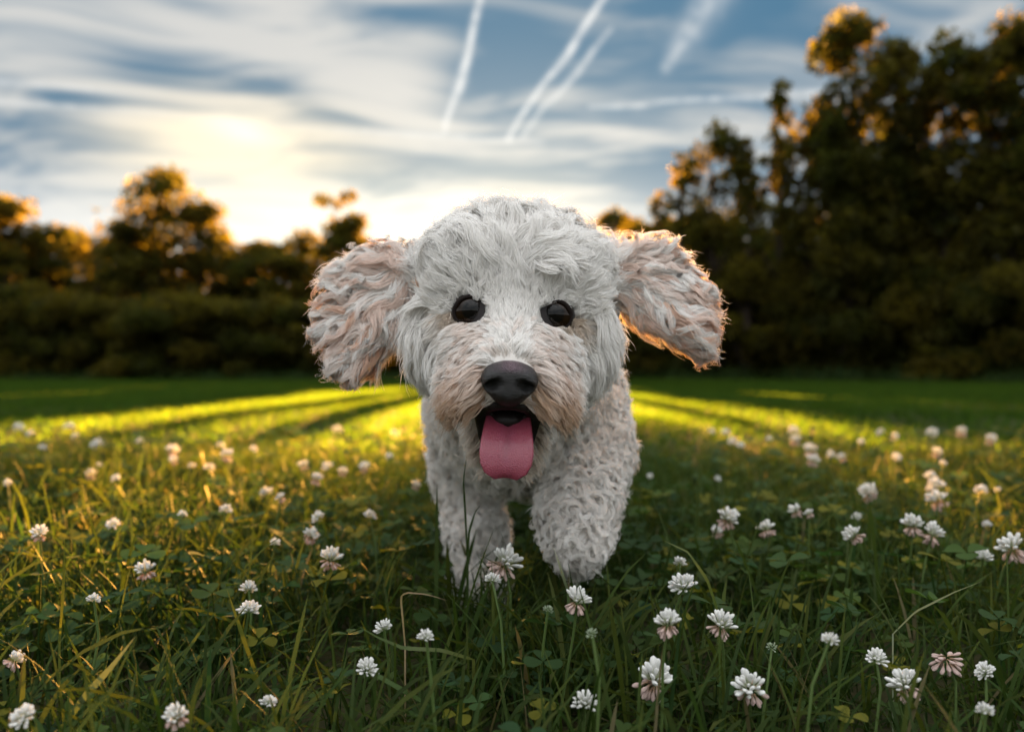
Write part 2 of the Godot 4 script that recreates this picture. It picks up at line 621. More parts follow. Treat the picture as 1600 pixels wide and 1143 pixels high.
func make_trees() -> void:
	var r := rng_of(303)
	leaf_mat = mat(Color.WHITE, 0.6, 0.25, true, lin(1.5, 1.45, 0.8))
	bark_mat = mat(Color.WHITE, 0.9, 0.2, true)
	# every tree and bush wears the same yellow-green leaves; gold and black are the sun's doing
	var ga := Color(0.054, 0.064, 0.016)
	var gb := Color(0.122, 0.102, 0.019)
	kinds["broad_gold_a"] = make_crown(1, "broad", 4600, 0.25, ga, gb)
	kinds["broad_gold_b"] = make_crown(2, "broad", 4200, 0.27, ga, gb)
	kinds["fir_gold"] = make_crown(3, "fir", 3600, 0.2, ga, gb)
	kinds["wispy_gold"] = make_crown(4, "wispy", 2600, 0.22, ga, gb)
	kinds["broad_dark_a"] = make_crown(5, "broad", 4800, 0.27, ga, gb)
	kinds["broad_dark_b"] = make_crown(6, "broad", 4400, 0.28, ga, gb)
	kinds["column_dark"] = make_crown(7, "column", 8200, 0.25, ga, gb)
	kinds["column_open"] = make_crown(17, "column", 3300, 0.26, ga, gb)
	kinds["fir_dark"] = make_crown(8, "fir", 4100, 0.26, ga, gb)
	kinds["bush_a"] = make_crown(9, "bush", 9000, 0.2, ga, gb)
	kinds["bush_b"] = make_crown(10, "bush", 8200, 0.22, ga, gb)
	kinds["high"] = make_crown(12, "high", 7000, 0.25, ga, gb)
	# the row beyond the lawn on the sunny side: kind, pixel of its top, depth, width factor, label
	var sunny := [
		["broad_gold_a", -75, 300, 43, 1.2, "golden backlit broad tree at the outer end of the row beyond the lawn"],
		["broad_gold_b", 10, 310, 42, 0.95, "rounded golden backlit tree at the open edge of the wood beyond the lawn"],
		["broad_gold_a", 80, 352, 44, 0.9, "low golden backlit tree between the rounded tree and the thin pointed one"],
		["fir_gold", 152, 318, 43, 0.75, "thin pointed tree with golden backlit leaves beside the tallest golden tree"],
		["broad_gold_b", 196, 350, 41, 0.75, "small bushy golden tree tucked against the tallest golden tree"],
		["broad_gold_a", 252, 264, 42, 0.95, "tallest golden backlit tree with forked top rising over the row"],
		["broad_gold_b", 312, 318, 43, 0.8, "round-shouldered golden tree leaning against the tallest golden tree"],
		["broad_gold_a", 385, 392, 44, 0.95, "low golden tree in the dip of the sunny treeline beside the tallest tree"],
		["broad_gold_b", 452, 398, 43, 0.9, "low golden tree in the dip of the sunny treeline beside the sparse one"],
		["wispy_gold", 522, 288, 42, 1.3, "sparse see-through tree with few leaves above the dog's ear"],
		["broad_gold_b", 545, 338, 42.5, 0.7, "golden tree with a loose crown just above the dog's flying ear"],
		["broad_gold_a", 585, 382, 43, 0.85, "low golden tree showing just over the dog's flying ear"],
	]
	for t in sunny:
		plant_at(t[0], "golden_tree", t[1], t[2], t[3], t[4], r.randf() * TAU, leaf_mat, t[5], "golden trees beyond the lawn")
	for t in [[-20, 360], [50, 372], [112, 366], [168, 384], [225, 372], [285, 385], [345, 372], [418, 378], [478, 366], [548, 372]]:
		plant_at(["broad_gold_a", "broad_gold_b"][r.randi() % 2], "golden_shrub_tree", t[0], t[1] + r.randf_range(-10, 10), r.randf_range(45.0, 47.0), r.randf_range(0.8, 1.1), r.randf() * TAU, leaf_mat, "low golden backlit tree filling the row between the taller golden trees", "low golden trees filling the row")
	var front := -150.0
	while front < 575.0:
		plant_at(["bush_a", "bush_b"][r.randi() % 2], "hedge_bush", front, r.randf_range(432, 482), r.randf_range(37.5, 39.5), r.randf_range(0.85, 1.25), r.randf() * TAU, leaf_mat, "dark shaded bush in the hedge below the golden trees", "dark bushes below the golden trees")
		front += 52.0
	# behind the dog: low bushes under the sun, added thin trees striping its light
	for x in [-5.4, -4.0, -2.6, -1.2, 0.2, 1.6, 3.0, 4.4]:
		plant(["bush_a", "bush_b"][r.randi() % 2], "low_bush", x, -40.6 + r.randf_range(-0.6, 0.6), r.randf_range(2.9, 3.1), 0.8, r.randf() * TAU, leaf_mat, "low dark bush at the foot of the gap behind the dog", "low bushes in the gap behind the dog")
	for t in [[-3.6, 3.0, 0.5], [-2.62, 3.3, 0.54], [-1.33, 3.2, 0.10], [-0.84, 3.1, 0.10], [0.12, 3.4, 0.34], [0.92, 2.9, 0.08], [2.10, 3.3, 0.60]]:
		plant("column_dark", "added_stripe_tree", t[0], -22.0 + 0.3 * sin(t[0] * 5.0), t[1], t[2], r.randf() * TAU, leaf_mat, "slender unseen tree added to stripe the sunlight behind the dog's head", "added trees behind the dog")
	plant("high", "gap_tree", 0.98, -40.0, 5.9, 0.25, 0.9, leaf_mat, "unseen high-crowned golden tree added for shade straight behind the dog's head", "")  # crown added to keep the sun off the near grass on the right
	plant("high", "gap_tree", -1.15, -40.2, 6.1, 0.36, 2.2, leaf_mat, "unseen high-crowned golden tree added for shade behind the dog's head on the sunny side", "")  # crown added to keep the sun off the near grass on the left
	plant("broad_gold_b", "gap_tree", 3.3, -40.5, 6.6, 0.55, 1.7, leaf_mat, "golden tree added for shade behind the dog's head next to the dark wood", "")  # added to block the sun from the right foreground
	plant("broad_gold_a", "gap_tree", -4.6, -41.0, 6.2, 0.75, 4.7, leaf_mat, "golden tree behind the dog's head next to the sunny row", "")
	# a second row farther off that keeps the sun from the foot of the first
	var x2 := -46.0
	while x2 < 34.0:
		if x2 < -7.0 or x2 > 6.0:
			plant(["bush_a", "bush_b"][r.randi() % 2], "far_bush", x2, -63.0 + r.randf_range(-1.5, 1.5), r.randf_range(6.2, 7.0) if x2 < 0.0 else r.randf_range(9.0, 10.5), 1.5, r.randf() * TAU, leaf_mat, "tall dark bush of the far wood seen through gaps in the treeline", "far wood behind the treeline")  # right-hand part made taller to shade the wood before it
		x2 += 3.1
	# high wood added towards the sun to keep it off the shaded side
	for k in 6:
		plant("column_dark", "added_screen_tree", 8.5 + 4.2 * k + r.randf_range(-0.5, 0.5), -120.0 + r.randf_range(-6, 6), r.randf_range(20.0, 22.0), r.randf_range(2.2, 2.6), r.randf() * TAU, leaf_mat, "very tall far tree added to screen the shaded wood from the sun", "added trees screening the shaded wood")
	# the tall dark wood on the shaded side
	var shady := [
		["fir_dark", 985, 345, 37, 0.9, "smallest dark tree at the tip of the shaded wood beside the sky gap"],
		["fir_dark", 1030, 305, 35, 1.0, "small dark tree second from the tip of the shaded wood"],
		["fir_dark", 1066, 246, 33, 1.05, "dark pointed tree with gold-rimmed leaves at the low end of the wood"],
		["column_open", 1116, 200, 32, 0.95, "dark tree full of small sky gaps above the dog's ear"],
		["fir_dark", 1168, 225, 31, 0.95, "dark tree in the notch between two gap-filled trees"],
		["fir_dark", 1218, 134, 31, 1.25, "tall pointed dark tree with bright sky gaps beside the column-shaped tree"],
		["column_open", 1262, 190, 30, 0.8, "dark tree squeezed in front of the first column-shaped tree"],
		["column_dark", 1322, 42, 29, 1.0, "tall dense column-shaped dark tree with a rounded top"],
		["column_dark", 1400, 84, 29, 0.85, "dense column-shaped dark tree, the shorter of the two"],
		["column_open", 1445, 100, 28.5, 0.7, "thin dark tree with open branches between column tree and tallest trees"],
		["column_open", 1480, 66, 28, 1.15, "dark broad tree with ragged top and large sky holes"],
		["column_open", 1552, 36, 27, 1.0, "very tall dark tree at the thick end of the shaded wood"],
		["column_dark", 1608, 48, 26.5, 1.0, "dense dark column tree closing the thick end of the wood"],
		["column_dark", 1700, 10, 26, 1.1, "tall dark tree past the thick end of the wood"],
	]
	for t in shady:
		plant_at(t[0], "dark_tree", t[1], t[2] - 0.05 * (571.0 - t[2]), t[3], t[4], r.randf() * TAU, leaf_mat, t[5], "dark trees of the shaded wood")
	for t in [[1090, 300], [1180, 285], [1300, 270], [1390, 285], [1500, 290], [1590, 270]]:
		plant_at("column_open", "inner_tree", t[0] + r.randf_range(-12, 12), t[1], r.randf_range(45.0, 49.0), r.randf_range(1.1, 1.5), r.randf() * TAU, leaf_mat, "tall tree deep inside the shaded wood, seen between the front trees", "trees deep inside the shaded wood")
	var s := 975.0
	while s < 1760.0:
		var q := (s - 975.0) / 625.0
		plant_at(["bush_a", "bush_b"][r.randi() % 2], "wood_bush", s, lerpf(430.0, 410.0, minf(q * 1.5, 1.0)) + r.randf_range(-30, 20), lerpf(35.0, 26.0, minf(q, 1.1)), r.randf_range(0.85, 1.05), r.randf() * TAU, leaf_mat, "dark bush under the tall trees of the shaded wood", "undergrowth bushes of the shaded wood")
		s += 58.0


# ---------------------------------------------------------------- the dog
const R_HEAD := 0
const R_EAR := 1
const R_BODY := 2
const R_LEG := 3
const R_TAIL := 4
var pa := PackedVector3Array()
var pb := PackedVector3Array()
var pra := PackedFloat32Array()
var prb := PackedFloat32Array()
var pl := PackedFloat32Array()
var preg := PackedInt32Array()
var pk := PackedFloat32Array()
var head := Transform3D()
var head_back := Transform3D()
var ear_root := [Vector3(), Vector3()]
var swirl: FastNoiseLite
const EYE_L := Vector3(-0.0285, -0.0112, 0.046)
const EYE_R := Vector3(0.0285, -0.0112, 0.046)


func bone(a: Vector3, ra: float, b: Vector3, rb: float, region: int, k := 0.03) -> void:
	pa.append(a); pb.append(b - a); pra.append(ra); prb.append(rb)
	pl.append(maxf((b - a).length_squared(), 1e-8))
	preg.append(region); pk.append(k)


var near_region := 0


var active := PackedInt32Array()


func only(from: int, to: int) -> void:
	active.resize(0)
	for j in range(from, to):
		active.append(j)


# keep just the bones that matter within reach of a point; returns the distance there
func prune(p: Vector3, reach: float) -> float:
	only(0, pa.size())
	var d := body_sdf(p)
	var keep := PackedInt32Array()
	for j in pa.size():
		var q := p - pa[j]
		var h := clampf(q.dot(pb[j]) / pl[j], 0.0, 1.0)
		if (q - pb[j] * h).length() - pra[j] - (prb[j] - pra[j]) * h < d + 2.0 * reach + pk[j]:
			keep.append(j)
	active = keep
	return d


func body_sdf(p: Vector3) -> float:
	var best := 1e9
	var raw := 1e9
	for j in active:
		var q := p - pa[j]
		var h := clampf(q.dot(pb[j]) / pl[j], 0.0, 1.0)
		var d := (q - pb[j] * h).length() - pra[j] - (prb[j] - pra[j]) * h
		if d < raw:
			raw = d
			near_region = preg[j]
		var k := pk[j]
		var m := k - absf(best - d)
		if m > 0.0:
			best = minf(best, d) - m * m / k * 0.25
		elif d < best:
			best = d
	return best


func body_normal(p: Vector3, d0: float) -> Vector3:
	var e := 0.0015
	return Vector3(body_sdf(p + Vector3(e, 0, 0)) - d0, body_sdf(p + Vector3(0, e, 0)) - d0, body_sdf(p + Vector3(0, 0, e)) - d0).normalized()


# one vertex in every cell that the surface crosses, one quad round every crossed edge
func surface_nets(f: Callable, lo: Vector3, hi: Vector3, cell: float, slack: float, pruned := false) -> MB:
	var nx := int(ceil((hi.x - lo.x) / cell / 4.0)) * 4 + 1
	var ny := int(ceil((hi.y - lo.y) / cell / 4.0)) * 4 + 1
	var nz := int(ceil((hi.z - lo.z) / cell / 4.0)) * 4 + 1
	var field := PackedFloat32Array()
	field.resize(nx * ny * nz)
	field.fill(1e9)
	var busy := []
	var idle := []
	var reach := cell * 2.0 * 1.74 + slack
	for bz in range(0, nz - 1, 4):
		for by in range(0, ny - 1, 4):
			for bx in range(0, nx - 1, 4):
				var mid := lo + Vector3(bx + 2, by + 2, bz + 2) * cell
				var c: float = prune(mid, reach) if pruned else f.call(mid)
				if absf(c) > reach:
					idle.append([bx, by, bz, c])
					continue
				busy.append(Vector3i(bx, by, bz))
				for z in range(bz, bz + 5):
					for y in range(by, by + 5):
						for x in range(bx, bx + 5):
							var at := (z * ny + y) * nx + x
							if field[at] == 1e9:
								field[at] = f.call(lo + Vector3(x, y, z) * cell)
	for e in idle:
		for z in range(e[2], e[2] + 5):
			for y in range(e[1], e[1] + 5):
				for x in range(e[0], e[0] + 5):
					var at: int = (z * ny + y) * nx + x
					if field[at] == 1e9:
						field[at] = e[3]
	var b := MB.new()
	var index := {}
	var corner := [Vector3i(0, 0, 0), Vector3i(1, 0, 0), Vector3i(0, 1, 0), Vector3i(1, 1, 0), Vector3i(0, 0, 1), Vector3i(1, 0, 1), Vector3i(0, 1, 1), Vector3i(1, 1, 1)]
	var edges := [[0, 1], [2, 3], [4, 5], [6, 7], [0, 2], [1, 3], [4, 6], [5, 7], [0, 4], [1, 5], [2, 6], [3, 7]]
	var cells := []
	for bb in busy:
		for z in range(bb.z, mini(bb.z + 4, nz - 1)):
			for y in range(bb.y, mini(bb.y + 4, ny - 1)):
				for x in range(bb.x, mini(bb.x + 4, nx - 1)):
					var vals := []
					var inside := 0
					for c in corner:
						var val := field[((z + c.z) * ny + y + c.y) * nx + x + c.x]
						vals.append(val)
						if val < 0.0:
							inside += 1
					if inside == 0 or inside == 8:
						continue
					var sum := Vector3.ZERO
					var cnt := 0
					for e in edges:
						var v0: float = vals[e[0]]
						var v1: float = vals[e[1]]
						if (v0 < 0.0) != (v1 < 0.0):
							var t := v0 / (v0 - v1)
							sum += Vector3(corner[e[0]]).lerp(Vector3(corner[e[1]]), t)
							cnt += 1
					index[(z * ny + y) * nx + x] = b.v.size()
					cells.append(Vector3i(x, y, z))
					b.v.append(lo + (Vector3(x, y, z) + sum / cnt) * cell)
	var axes := [Vector3i(1, 0, 0), Vector3i(0, 1, 0), Vector3i(0, 0, 1)]
	for c in cells:
		var o: int = (c.z * ny + c.y) * nx + c.x
		var s0 := field[o] < 0.0
		for a in 3:
			var e: Vector3i = c + axes[a]
			var s1 := field[(e.z * ny + e.y) * nx + e.x] < 0.0
			if s0 == s1:
				continue
			var u: Vector3i = axes[(a + 1) % 3]
			var w: Vector3i = axes[(a + 2) % 3]
			var us := (u.z * ny + u.y) * nx + u.x
			var ws := (w.z * ny + w.y) * nx + w.x
			var q := [index.get(o, -1), index.get(o - us, -1), index.get(o - us - ws, -1), index.get(o - ws, -1)]
			if q.min() < 0:
				continue
			if s0:
				b.i.append_array([q[0], q[2], q[1], q[0], q[3], q[2]])
			else:
				b.i.append_array([q[0], q[1], q[2], q[0], q[2], q[3]])
	smooth_normals(b)
	return b


func smooth_normals(b: MB) -> void:
	b.n.resize(b.v.size())
	b.n.fill(Vector3.ZERO)
	for k in range(0, b.i.size(), 3):
		var x := b.i[k]
		var y := b.i[k + 1]
		var z := b.i[k + 2]
		var nn := (b.v[z] - b.v[x]).cross(b.v[y] - b.v[x])
		b.n[x] += nn
		b.n[y] += nn
		b.n[z] += nn
	for k in b.n.size():
		b.n[k] = b.n[k].normalized()


func hp(x: float, y: float, z: float) -> Vector3:
	return head * Vector3(x, y, z)


func make_skeleton() -> void:
	head = Transform3D(Basis(Vector3(0, 0, 1), deg_to_rad(-2.8)), Vector3(0.0012, 0.298, -0.66))
	head_back = head.affine_inverse()
	# skull, brows, cheeks, muzzle, jaw
	bone(hp(-0.015, 0.003, -0.018), 0.050, hp(0.015, 0.003, -0.018), 0.050, R_HEAD)
	bone(hp(0, 0.015, -0.005), 0.043, hp(0, 0.006, 0.012), 0.042, R_HEAD)
	bone(hp(-0.028, 0.012, 0.026), 0.021, hp(0.028, 0.012, 0.026), 0.021, R_HEAD)
	bone(hp(-0.037, -0.030, 0.004), 0.033, hp(-0.024, -0.042, 0.026), 0.026, R_HEAD)
	bone(hp(0.037, -0.030, 0.004), 0.033, hp(0.024, -0.042, 0.026), 0.026, R_HEAD)
	bone(hp(0, -0.020, 0.030), 0.030, hp(0, -0.048, 0.080), 0.0175, R_HEAD, 0.02)
	bone(hp(-0.018, -0.052, 0.040), 0.021, hp(-0.0125, -0.062, 0.078), 0.0145, R_HEAD, 0.015)
	bone(hp(0.018, -0.052, 0.040), 0.021, hp(0.0125, -0.062, 0.078), 0.0145, R_HEAD, 0.015)
	bone(hp(0, -0.070, 0.0), 0.026, hp(0, -0.101, 0.052), 0.0115, R_HEAD, 0.012)
	# ears thrown out to the sides: a fan of thin bones that melt into a flap
	ear_root = [at_pixel(648, 432, 0.705), at_pixel(950, 424, 0.705)]
	for tip in [[582, 412, 0.705], [545, 432, 0.71], [524, 472, 0.705], [524, 515, 0.70], [540, 555, 0.692], [562, 566, 0.688]]:
		var e := at_pixel(tip[0], tip[1], tip[2])
		bone(ear_root[0], 0.008, ear_root[0].lerp(e, 0.5), 0.007, R_EAR, 0.012)
		bone(ear_root[0].lerp(e, 0.5), 0.007, e, 0.005, R_EAR, 0.012)
	for tip in [[1022, 396, 0.705], [1054, 424, 0.71], [1080, 460, 0.705], [1090, 500, 0.70], [1086, 532, 0.692], [1064, 518, 0.688]]:
		var e := at_pixel(tip[0], tip[1], tip[2])
		bone(ear_root[1], 0.008, ear_root[1].lerp(e, 0.5), 0.007, R_EAR, 0.012)
		bone(ear_root[1].lerp(e, 0.5), 0.007, e, 0.005, R_EAR, 0.012)
	# neck, chest, belly, rump
	bone(hp(0, -0.015, -0.04), 0.050, Vector3(0.006, 0.235, -0.80), 0.066, R_BODY, 0.04)
	bone(Vector3(0.012, 0.212, -0.845), 0.070, Vector3(0.006, 0.225, -1.0), 0.076, R_BODY, 0.04)
	bone(Vector3(0.006, 0.225, -1.0), 0.076, Vector3(0.004, 0.245, -1.2), 0.070, R_BODY, 0.04)
	# front legs: the planted one, and the one swung forward
	bone(Vector3(-0.036, 0.205, -0.875), 0.040, Vector3(-0.044, 0.145, -0.910), 0.027, R_LEG, 0.03)
	bone(Vector3(-0.044, 0.145, -0.910), 0.027, Vector3(-0.036, 0.085, -0.895), 0.0190, R_LEG, 0.02)
	bone(Vector3(-0.036, 0.085, -0.895), 0.0190, Vector3(-0.031, 0.045, -0.885), 0.018, R_LEG, 0.02)
	bone(Vector3(-0.031, 0.043, -0.885), 0.020, Vector3(-0.030, 0.033, -0.865), 0.018, R_LEG, 0.015)
	bone(Vector3(0.060, 0.212, -0.850), 0.041, Vector3(0.068, 0.172, -0.825), 0.033, R_LEG, 0.03)
	bone(Vector3(0.068, 0.172, -0.825), 0.033, Vector3(0.060, 0.140, -0.775), 0.0235, R_LEG, 0.02)
	bone(Vector3(0.060, 0.140, -0.775), 0.0235, Vector3(0.054, 0.114, -0.752), 0.0205, R_LEG, 0.02)
	bone(Vector3(0.054, 0.114, -0.752), 0.0205, Vector3(0.055, 0.101, -0.738), 0.016, R_LEG, 0.015)
	# hind legs and tail
	for s in [-1.0, 1.0]:
		var fx: float = 0.068 * s + 0.006
		bone(Vector3(0.045 * s, 0.235, -1.19), 0.055, Vector3(fx, 0.145, -1.15), 0.036, R_LEG, 0.03)
		bone(Vector3(fx, 0.145, -1.15), 0.036, Vector3(fx, 0.088, -1.235), 0.019, R_LEG, 0.02)
		bone(Vector3(fx, 0.088, -1.235), 0.019, Vector3(fx, 0.030, -1.215), 0.018, R_LEG, 0.02)
		bone(Vector3(fx, 0.028, -1.215), 0.019, Vector3(fx, 0.021, -1.185), 0.018, R_LEG, 0.015)
	bone(Vector3(0.004, 0.285, -1.255), 0.022, Vector3(0.004, 0.335, -1.32), 0.015, R_TAIL, 0.02)
	bone(Vector3(0.004, 0.335, -1.32), 0.015, Vector3(0.006, 0.372, -1.33), 0.010, R_TAIL, 0.02)
	only(0, pa.size())


const WHITE := Color(0.965, 0.96, 0.95)
const TAN := Color(0.60, 0.43, 0.29)
const PEACH := Color(0.85, 0.68, 0.59)
const BEIGE := Color(0.70, 0.60, 0.50)
const ORANGE := Color(0.84, 0.61, 0.46)


# what the coat is like at a place: {len, lift, amp, wave, clump, flow, keep, high, col, mix, kids, spread}
func coat(p: Vector3, n: Vector3, region: int, r: RandomNumberGenerator) -> Dictionary:
	var c := {"len": 0.02, "lift": 0.3, "amp": 0.003, "wave": 0.02, "clump": 0.7, "flow": Vector3.DOWN, "keep": 0.4, "high": 0.02, "col": WHITE, "kids": 13, "spread": 0.0042, "dense": 7.0, "width": 0.00045, "eyes": false}
	if region == R_HEAD:
		var q := head_back * p
		var m := head_back.basis * n
		var sx := signf(q.x)
		var ax := absf(q.x)
		var el := (q - EYE_L).length()
		var er := (q - EYE_R).length()
		var e := minf(el, er)
		var ev := EYE_L if el < er else EYE_R
		c.eyes = e < 0.05
		var muzzle := smoothstep(0.040, 0.056, q.z) * smoothstep(-0.014, -0.026, q.y)
		if q.y < -0.078 and q.z > 0.0:
			# chin and jaw
			c.merge({"len": 0.024, "flow": Vector3(sx * 0.9, -1.0, 0.35), "lift": 0.2, "amp": 0.0015, "wave": 0.02, "keep": 0.7, "col": WHITE.lerp(BEIGE, 0.5 * smoothstep(0.01, 0.05, q.z) + 0.3 * r.randf()), "dense": 6.0}, true)
			if m.y > 0.2 or (q.z > 0.05 and ax < 0.010):
				c.dense = 0.0
		elif muzzle > 0.5:
			var tip := smoothstep(0.055, 0.088, q.z)
			var side := smoothstep(0.006, 0.019, ax)
			var low := smoothstep(-0.042, -0.066, q.y)
			c.flow = Vector3(sx * lerpf(0.35, 1.0, side), lerpf(0.55, -0.45 - 0.9 * low, side), lerpf(-0.5, 0.25, side)).normalized()
			c.len = lerpf(0.008, 0.035, side * (0.25 + 0.75 * low) * (1.0 - 0.45 * tip)) * r.randf_range(0.8, 1.1)
			c.lift = 0.12 + 0.08 * side
			c.amp = 0.0016
			c.wave = 0.03
			c.clump = 0.45
			c.width = 0.00034
			c.keep = lerpf(0.6, 1.0, low)
			c.spread = 0.003
			c.kids = 17
			c.dense = 13.0
			c.high = lerpf(0.007, 0.022, low)
			var stain := clampf(side * (0.30 + 0.75 * low) * smoothstep(0.045, 0.062, q.z) + r.randf_range(-0.3, 0.25), 0.0, 1.0)
			c.col = WHITE.lerp(PEACH.lerp(TAN, low * 0.85 + 0.1 * r.randf()), stain)
			if (q - Vector3(0, -0.0585, 0.098)).length() < 0.0175 or (q.z > 0.074 and q.y < -0.066 and ax < 0.008):
				c.dense = 0.0
			if q.y < -0.072 and m.y < -0.55:
				c.dense = 0.0
		elif e < 0.0110:
			c.dense = 0.0
		elif e < 0.030 and q.z > 0.018:
			var dv := (q - ev)
			var near := 1.0 - smoothstep(0.0135, 0.030, e)
			if dv.y > 0.0 - 0.1 * absf(dv.x):
				c.flow = Vector3(dv.x * 40.0 + sx * 0.35, 0.75, 0.1).normalized()
				c.len = lerpf(0.020, 0.008, near)
				c.lift = 0.32
			else:
				c.flow = Vector3(sx * 0.8, -0.75, 0.1).normalized()
				c.len = lerpf(0.016, 0.007, near)
				c.lift = 0.15
				c.col = WHITE.lerp(BEIGE, clampf(0.95 * near * smoothstep(-0.006, 0.008, sx * dv.x) + r.randf_range(-0.1, 0.15), 0.0, 1.0))
			if sx * dv.x < -0.008:
				c.flow = Vector3(-sx * 0.1, 0.9, 0.1).normalized()
				c.len = 0.008
				if dv.y < -0.004:
					c.col = WHITE.lerp(Color(0.40, 0.34, 0.32), clampf(near * 0.8 + r.randf_range(-0.5, 0.1), 0, 1))
				else:
					c.col = WHITE
			c.flow = c.flow.rotated(m, r.randfn(0.0, 0.25 + 0.7 * near * near))
			c.amp = 0.0006
			c.wave = 0.03
			c.clump = 0.35
			c.spread = 0.0028
			c.kids = 13
			c.dense = 14.0
			c.high = 0.010
		elif q.y > 0.006 or (q.z > 0.02 and ax < 0.016):
			# crown and forehead: soft loose waves combed up and out from between the eyes
			var up := smoothstep(-0.01, 0.030, q.y)
			var f := Vector3(q.x * 16.0, 0.9, -0.15 - 0.5 * up).normalized()
			c.flow = f.rotated(m, 2.5 * swirl.get_noise_3d(q.x, q.y, q.z) * (0.15 + 0.9 * up) + r.randfn(0.0, 0.2))
			c.len = lerpf(0.012, 0.036, up) * r.randf_range(0.7, 1.15)
			c.lift = lerpf(0.18, 0.36, up)
			c.amp = lerpf(0.0006, 0.0046, up)
			c.wave = 0.036
			c.clump = 0.64
			c.keep = 0.30
			c.high = lerpf(0.006, 0.0105, up) * r.randf_range(0.6, 1.4)
			c.kids = int(lerpf(24.0, 38.0, up))
			c.spread = lerpf(0.0042, 0.0075, up)
			c.dense = lerpf(6.5, 3.6, up)
			c.width = 0.00034
		else:
			# cheeks: long, brushed out and down
			var f := Vector3(sx * (0.55 - 0.25 * smoothstep(0.03, 0.06, ax)), -0.85, -0.05).normalized()
			c.flow = f.rotated(m, 1.0 * swirl.get_noise_3d(q.x, q.y, q.z) + r.randfn(0.0, 0.1))
			c.len = lerpf(0.022, 0.036, smoothstep(0.025, 0.06, ax)) * r.randf_range(0.8, 1.15)
			c.lift = 0.18
			c.amp = 0.0022
			c.wave = 0.045
			c.clump = 0.5
			c.keep = 0.5
			c.high = 0.0095 * r.randf_range(0.6, 1.3)
			c.kids = 34
			c.spread = 0.0062
			c.dense = 3.9
			c.width = 0.00034
	elif region == R_EAR:
		var side: int = 0 if p.x < 0.0 else 1
		var root: Vector3 = ear_root[side]
		var out: Vector3 = p - root
		out.z *= 0.2
		var far := smoothstep(0.02, 0.085, out.length())
		c.flow = (out.normalized() + Vector3(0, -0.10, 0)).normalized().rotated(Vector3(0, 0, 1), 1.3 * swirl.get_noise_3d(p.x, p.y, p.z) + r.randfn(0.0, 0.08))
		c.len = lerpf(0.034, 0.038, far) * r.randf_range(0.75, 1.15)
		c.lift = 0.10
		c.amp = 0.0050
		c.wave = 0.042
		c.clump = 0.85
		c.keep = 1.0
		c.high = 0.007 * r.randf_range(0.5, 1.4)
		c.kids = 34
		c.spread = 0.0062
		c.dense = 3.4
		c.width = 0.0004
		var t := r.randf()
		if t < 0.05 + 0.15 * far:
			c.col = ORANGE.lerp(PEACH, r.randf_range(0.2, 0.9))
		elif t < 0.5 + 0.3 * far:
			c.col = PEACH.lerp(WHITE, r.randf_range(0.2, 0.75))  # peach is partly own tint, partly backlight put into the hair colour
	elif region == R_BODY:
		c.flow = Vector3(0, -0.9, -0.2).normalized().rotated(n, 3.0 * swirl.get_noise_3d(p.x * 1.5, p.y * 1.5, p.z * 1.5) + r.randfn(0.0, 0.3))
		c.len = 0.028 * r.randf_range(0.8, 1.2)
		c.amp = 0.0042
		c.wave = 0.018
		c.lift = 0.34
		c.clump = 0.8
		c.high = 0.016
		c.kids = 15
		c.spread = 0.0055
		c.dense = 2.4 if p.z > -1.0 else 0.45
		if p.z < -1.0:
			c.spread = 0.009
			c.width = 0.0014
		c.col = WHITE.lerp(BEIGE, 0.25 * r.randf())
	elif region == R_LEG:
		c.flow = Vector3(0, -1.0, 0.1).normalized().rotated(n, 3.2 * swirl.get_noise_3d(p.x * 1.7, p.y * 1.7, p.z * 1.7) + r.randfn(0.0, 0.35))
		c.len = 0.024 * r.randf_range(0.75, 1.2)
		c.amp = 0.0038
		c.wave = 0.0170
		c.lift = 0.32
		c.clump = 0.82
		c.high = 0.008 * r.randf_range(0.7, 1.3)
		c.kids = 18
		c.spread = 0.0052
		c.width = 0.0005
		c.dense = 4.2 if p.z > -1.0 else 0.6
		if p.z < -1.0:
			c.spread = 0.008
			c.width = 0.0012
		c.col = WHITE.lerp(BEIGE, 0.18 * r.randf())
	else:
		c.flow = Vector3(0, 0.1, -0.9)
		c.len = 0.045
		c.amp = 0.004
		c.wave = 0.03
		c.lift = 0.4
		c.keep = 1.0
		c.high = 0.05
		c.dense = 1.2
		c.width = 0.001
	if region == R_HEAD:
		c.flow = (head.basis * c.flow).normalized()
	return c


# hair parts round the eyes instead of lying over them
func eye_offset(p: Vector3, ev: Vector3) -> Vector2:
	# an almond: flatter above, and drawn out and down towards the outer corner
	var squash := 1.5 if p.y > ev.y - 0.12 * absf(p.x - ev.x) else 1.12
	return Vector2(p.x - ev.x, (p.y - ev.y + 0.10 * (absf(p.x) - absf(ev.x))) * squash)


func clear_eyes(p: Vector3, gap: float, root: Vector3) -> Vector3:
	var q := head_back * p
	if q.z < 0.03:
		return p
	var ev := EYE_L if q.x < 0.0 else EYE_R
	var d := eye_offset(q, ev)
	if d.length() >= gap:
		return p
	var side := eye_offset(head_back * root, ev)
	d = (d.normalized() * 0.35 + side.normalized()).normalized() * gap
	var squash := 1.5 if d.y > 0.0 else 1.12
	return head * Vector3(ev.x + d.x, ev.y + d.y / squash - 0.10 * (absf(ev.x + d.x) - absf(ev.x)), q.z)


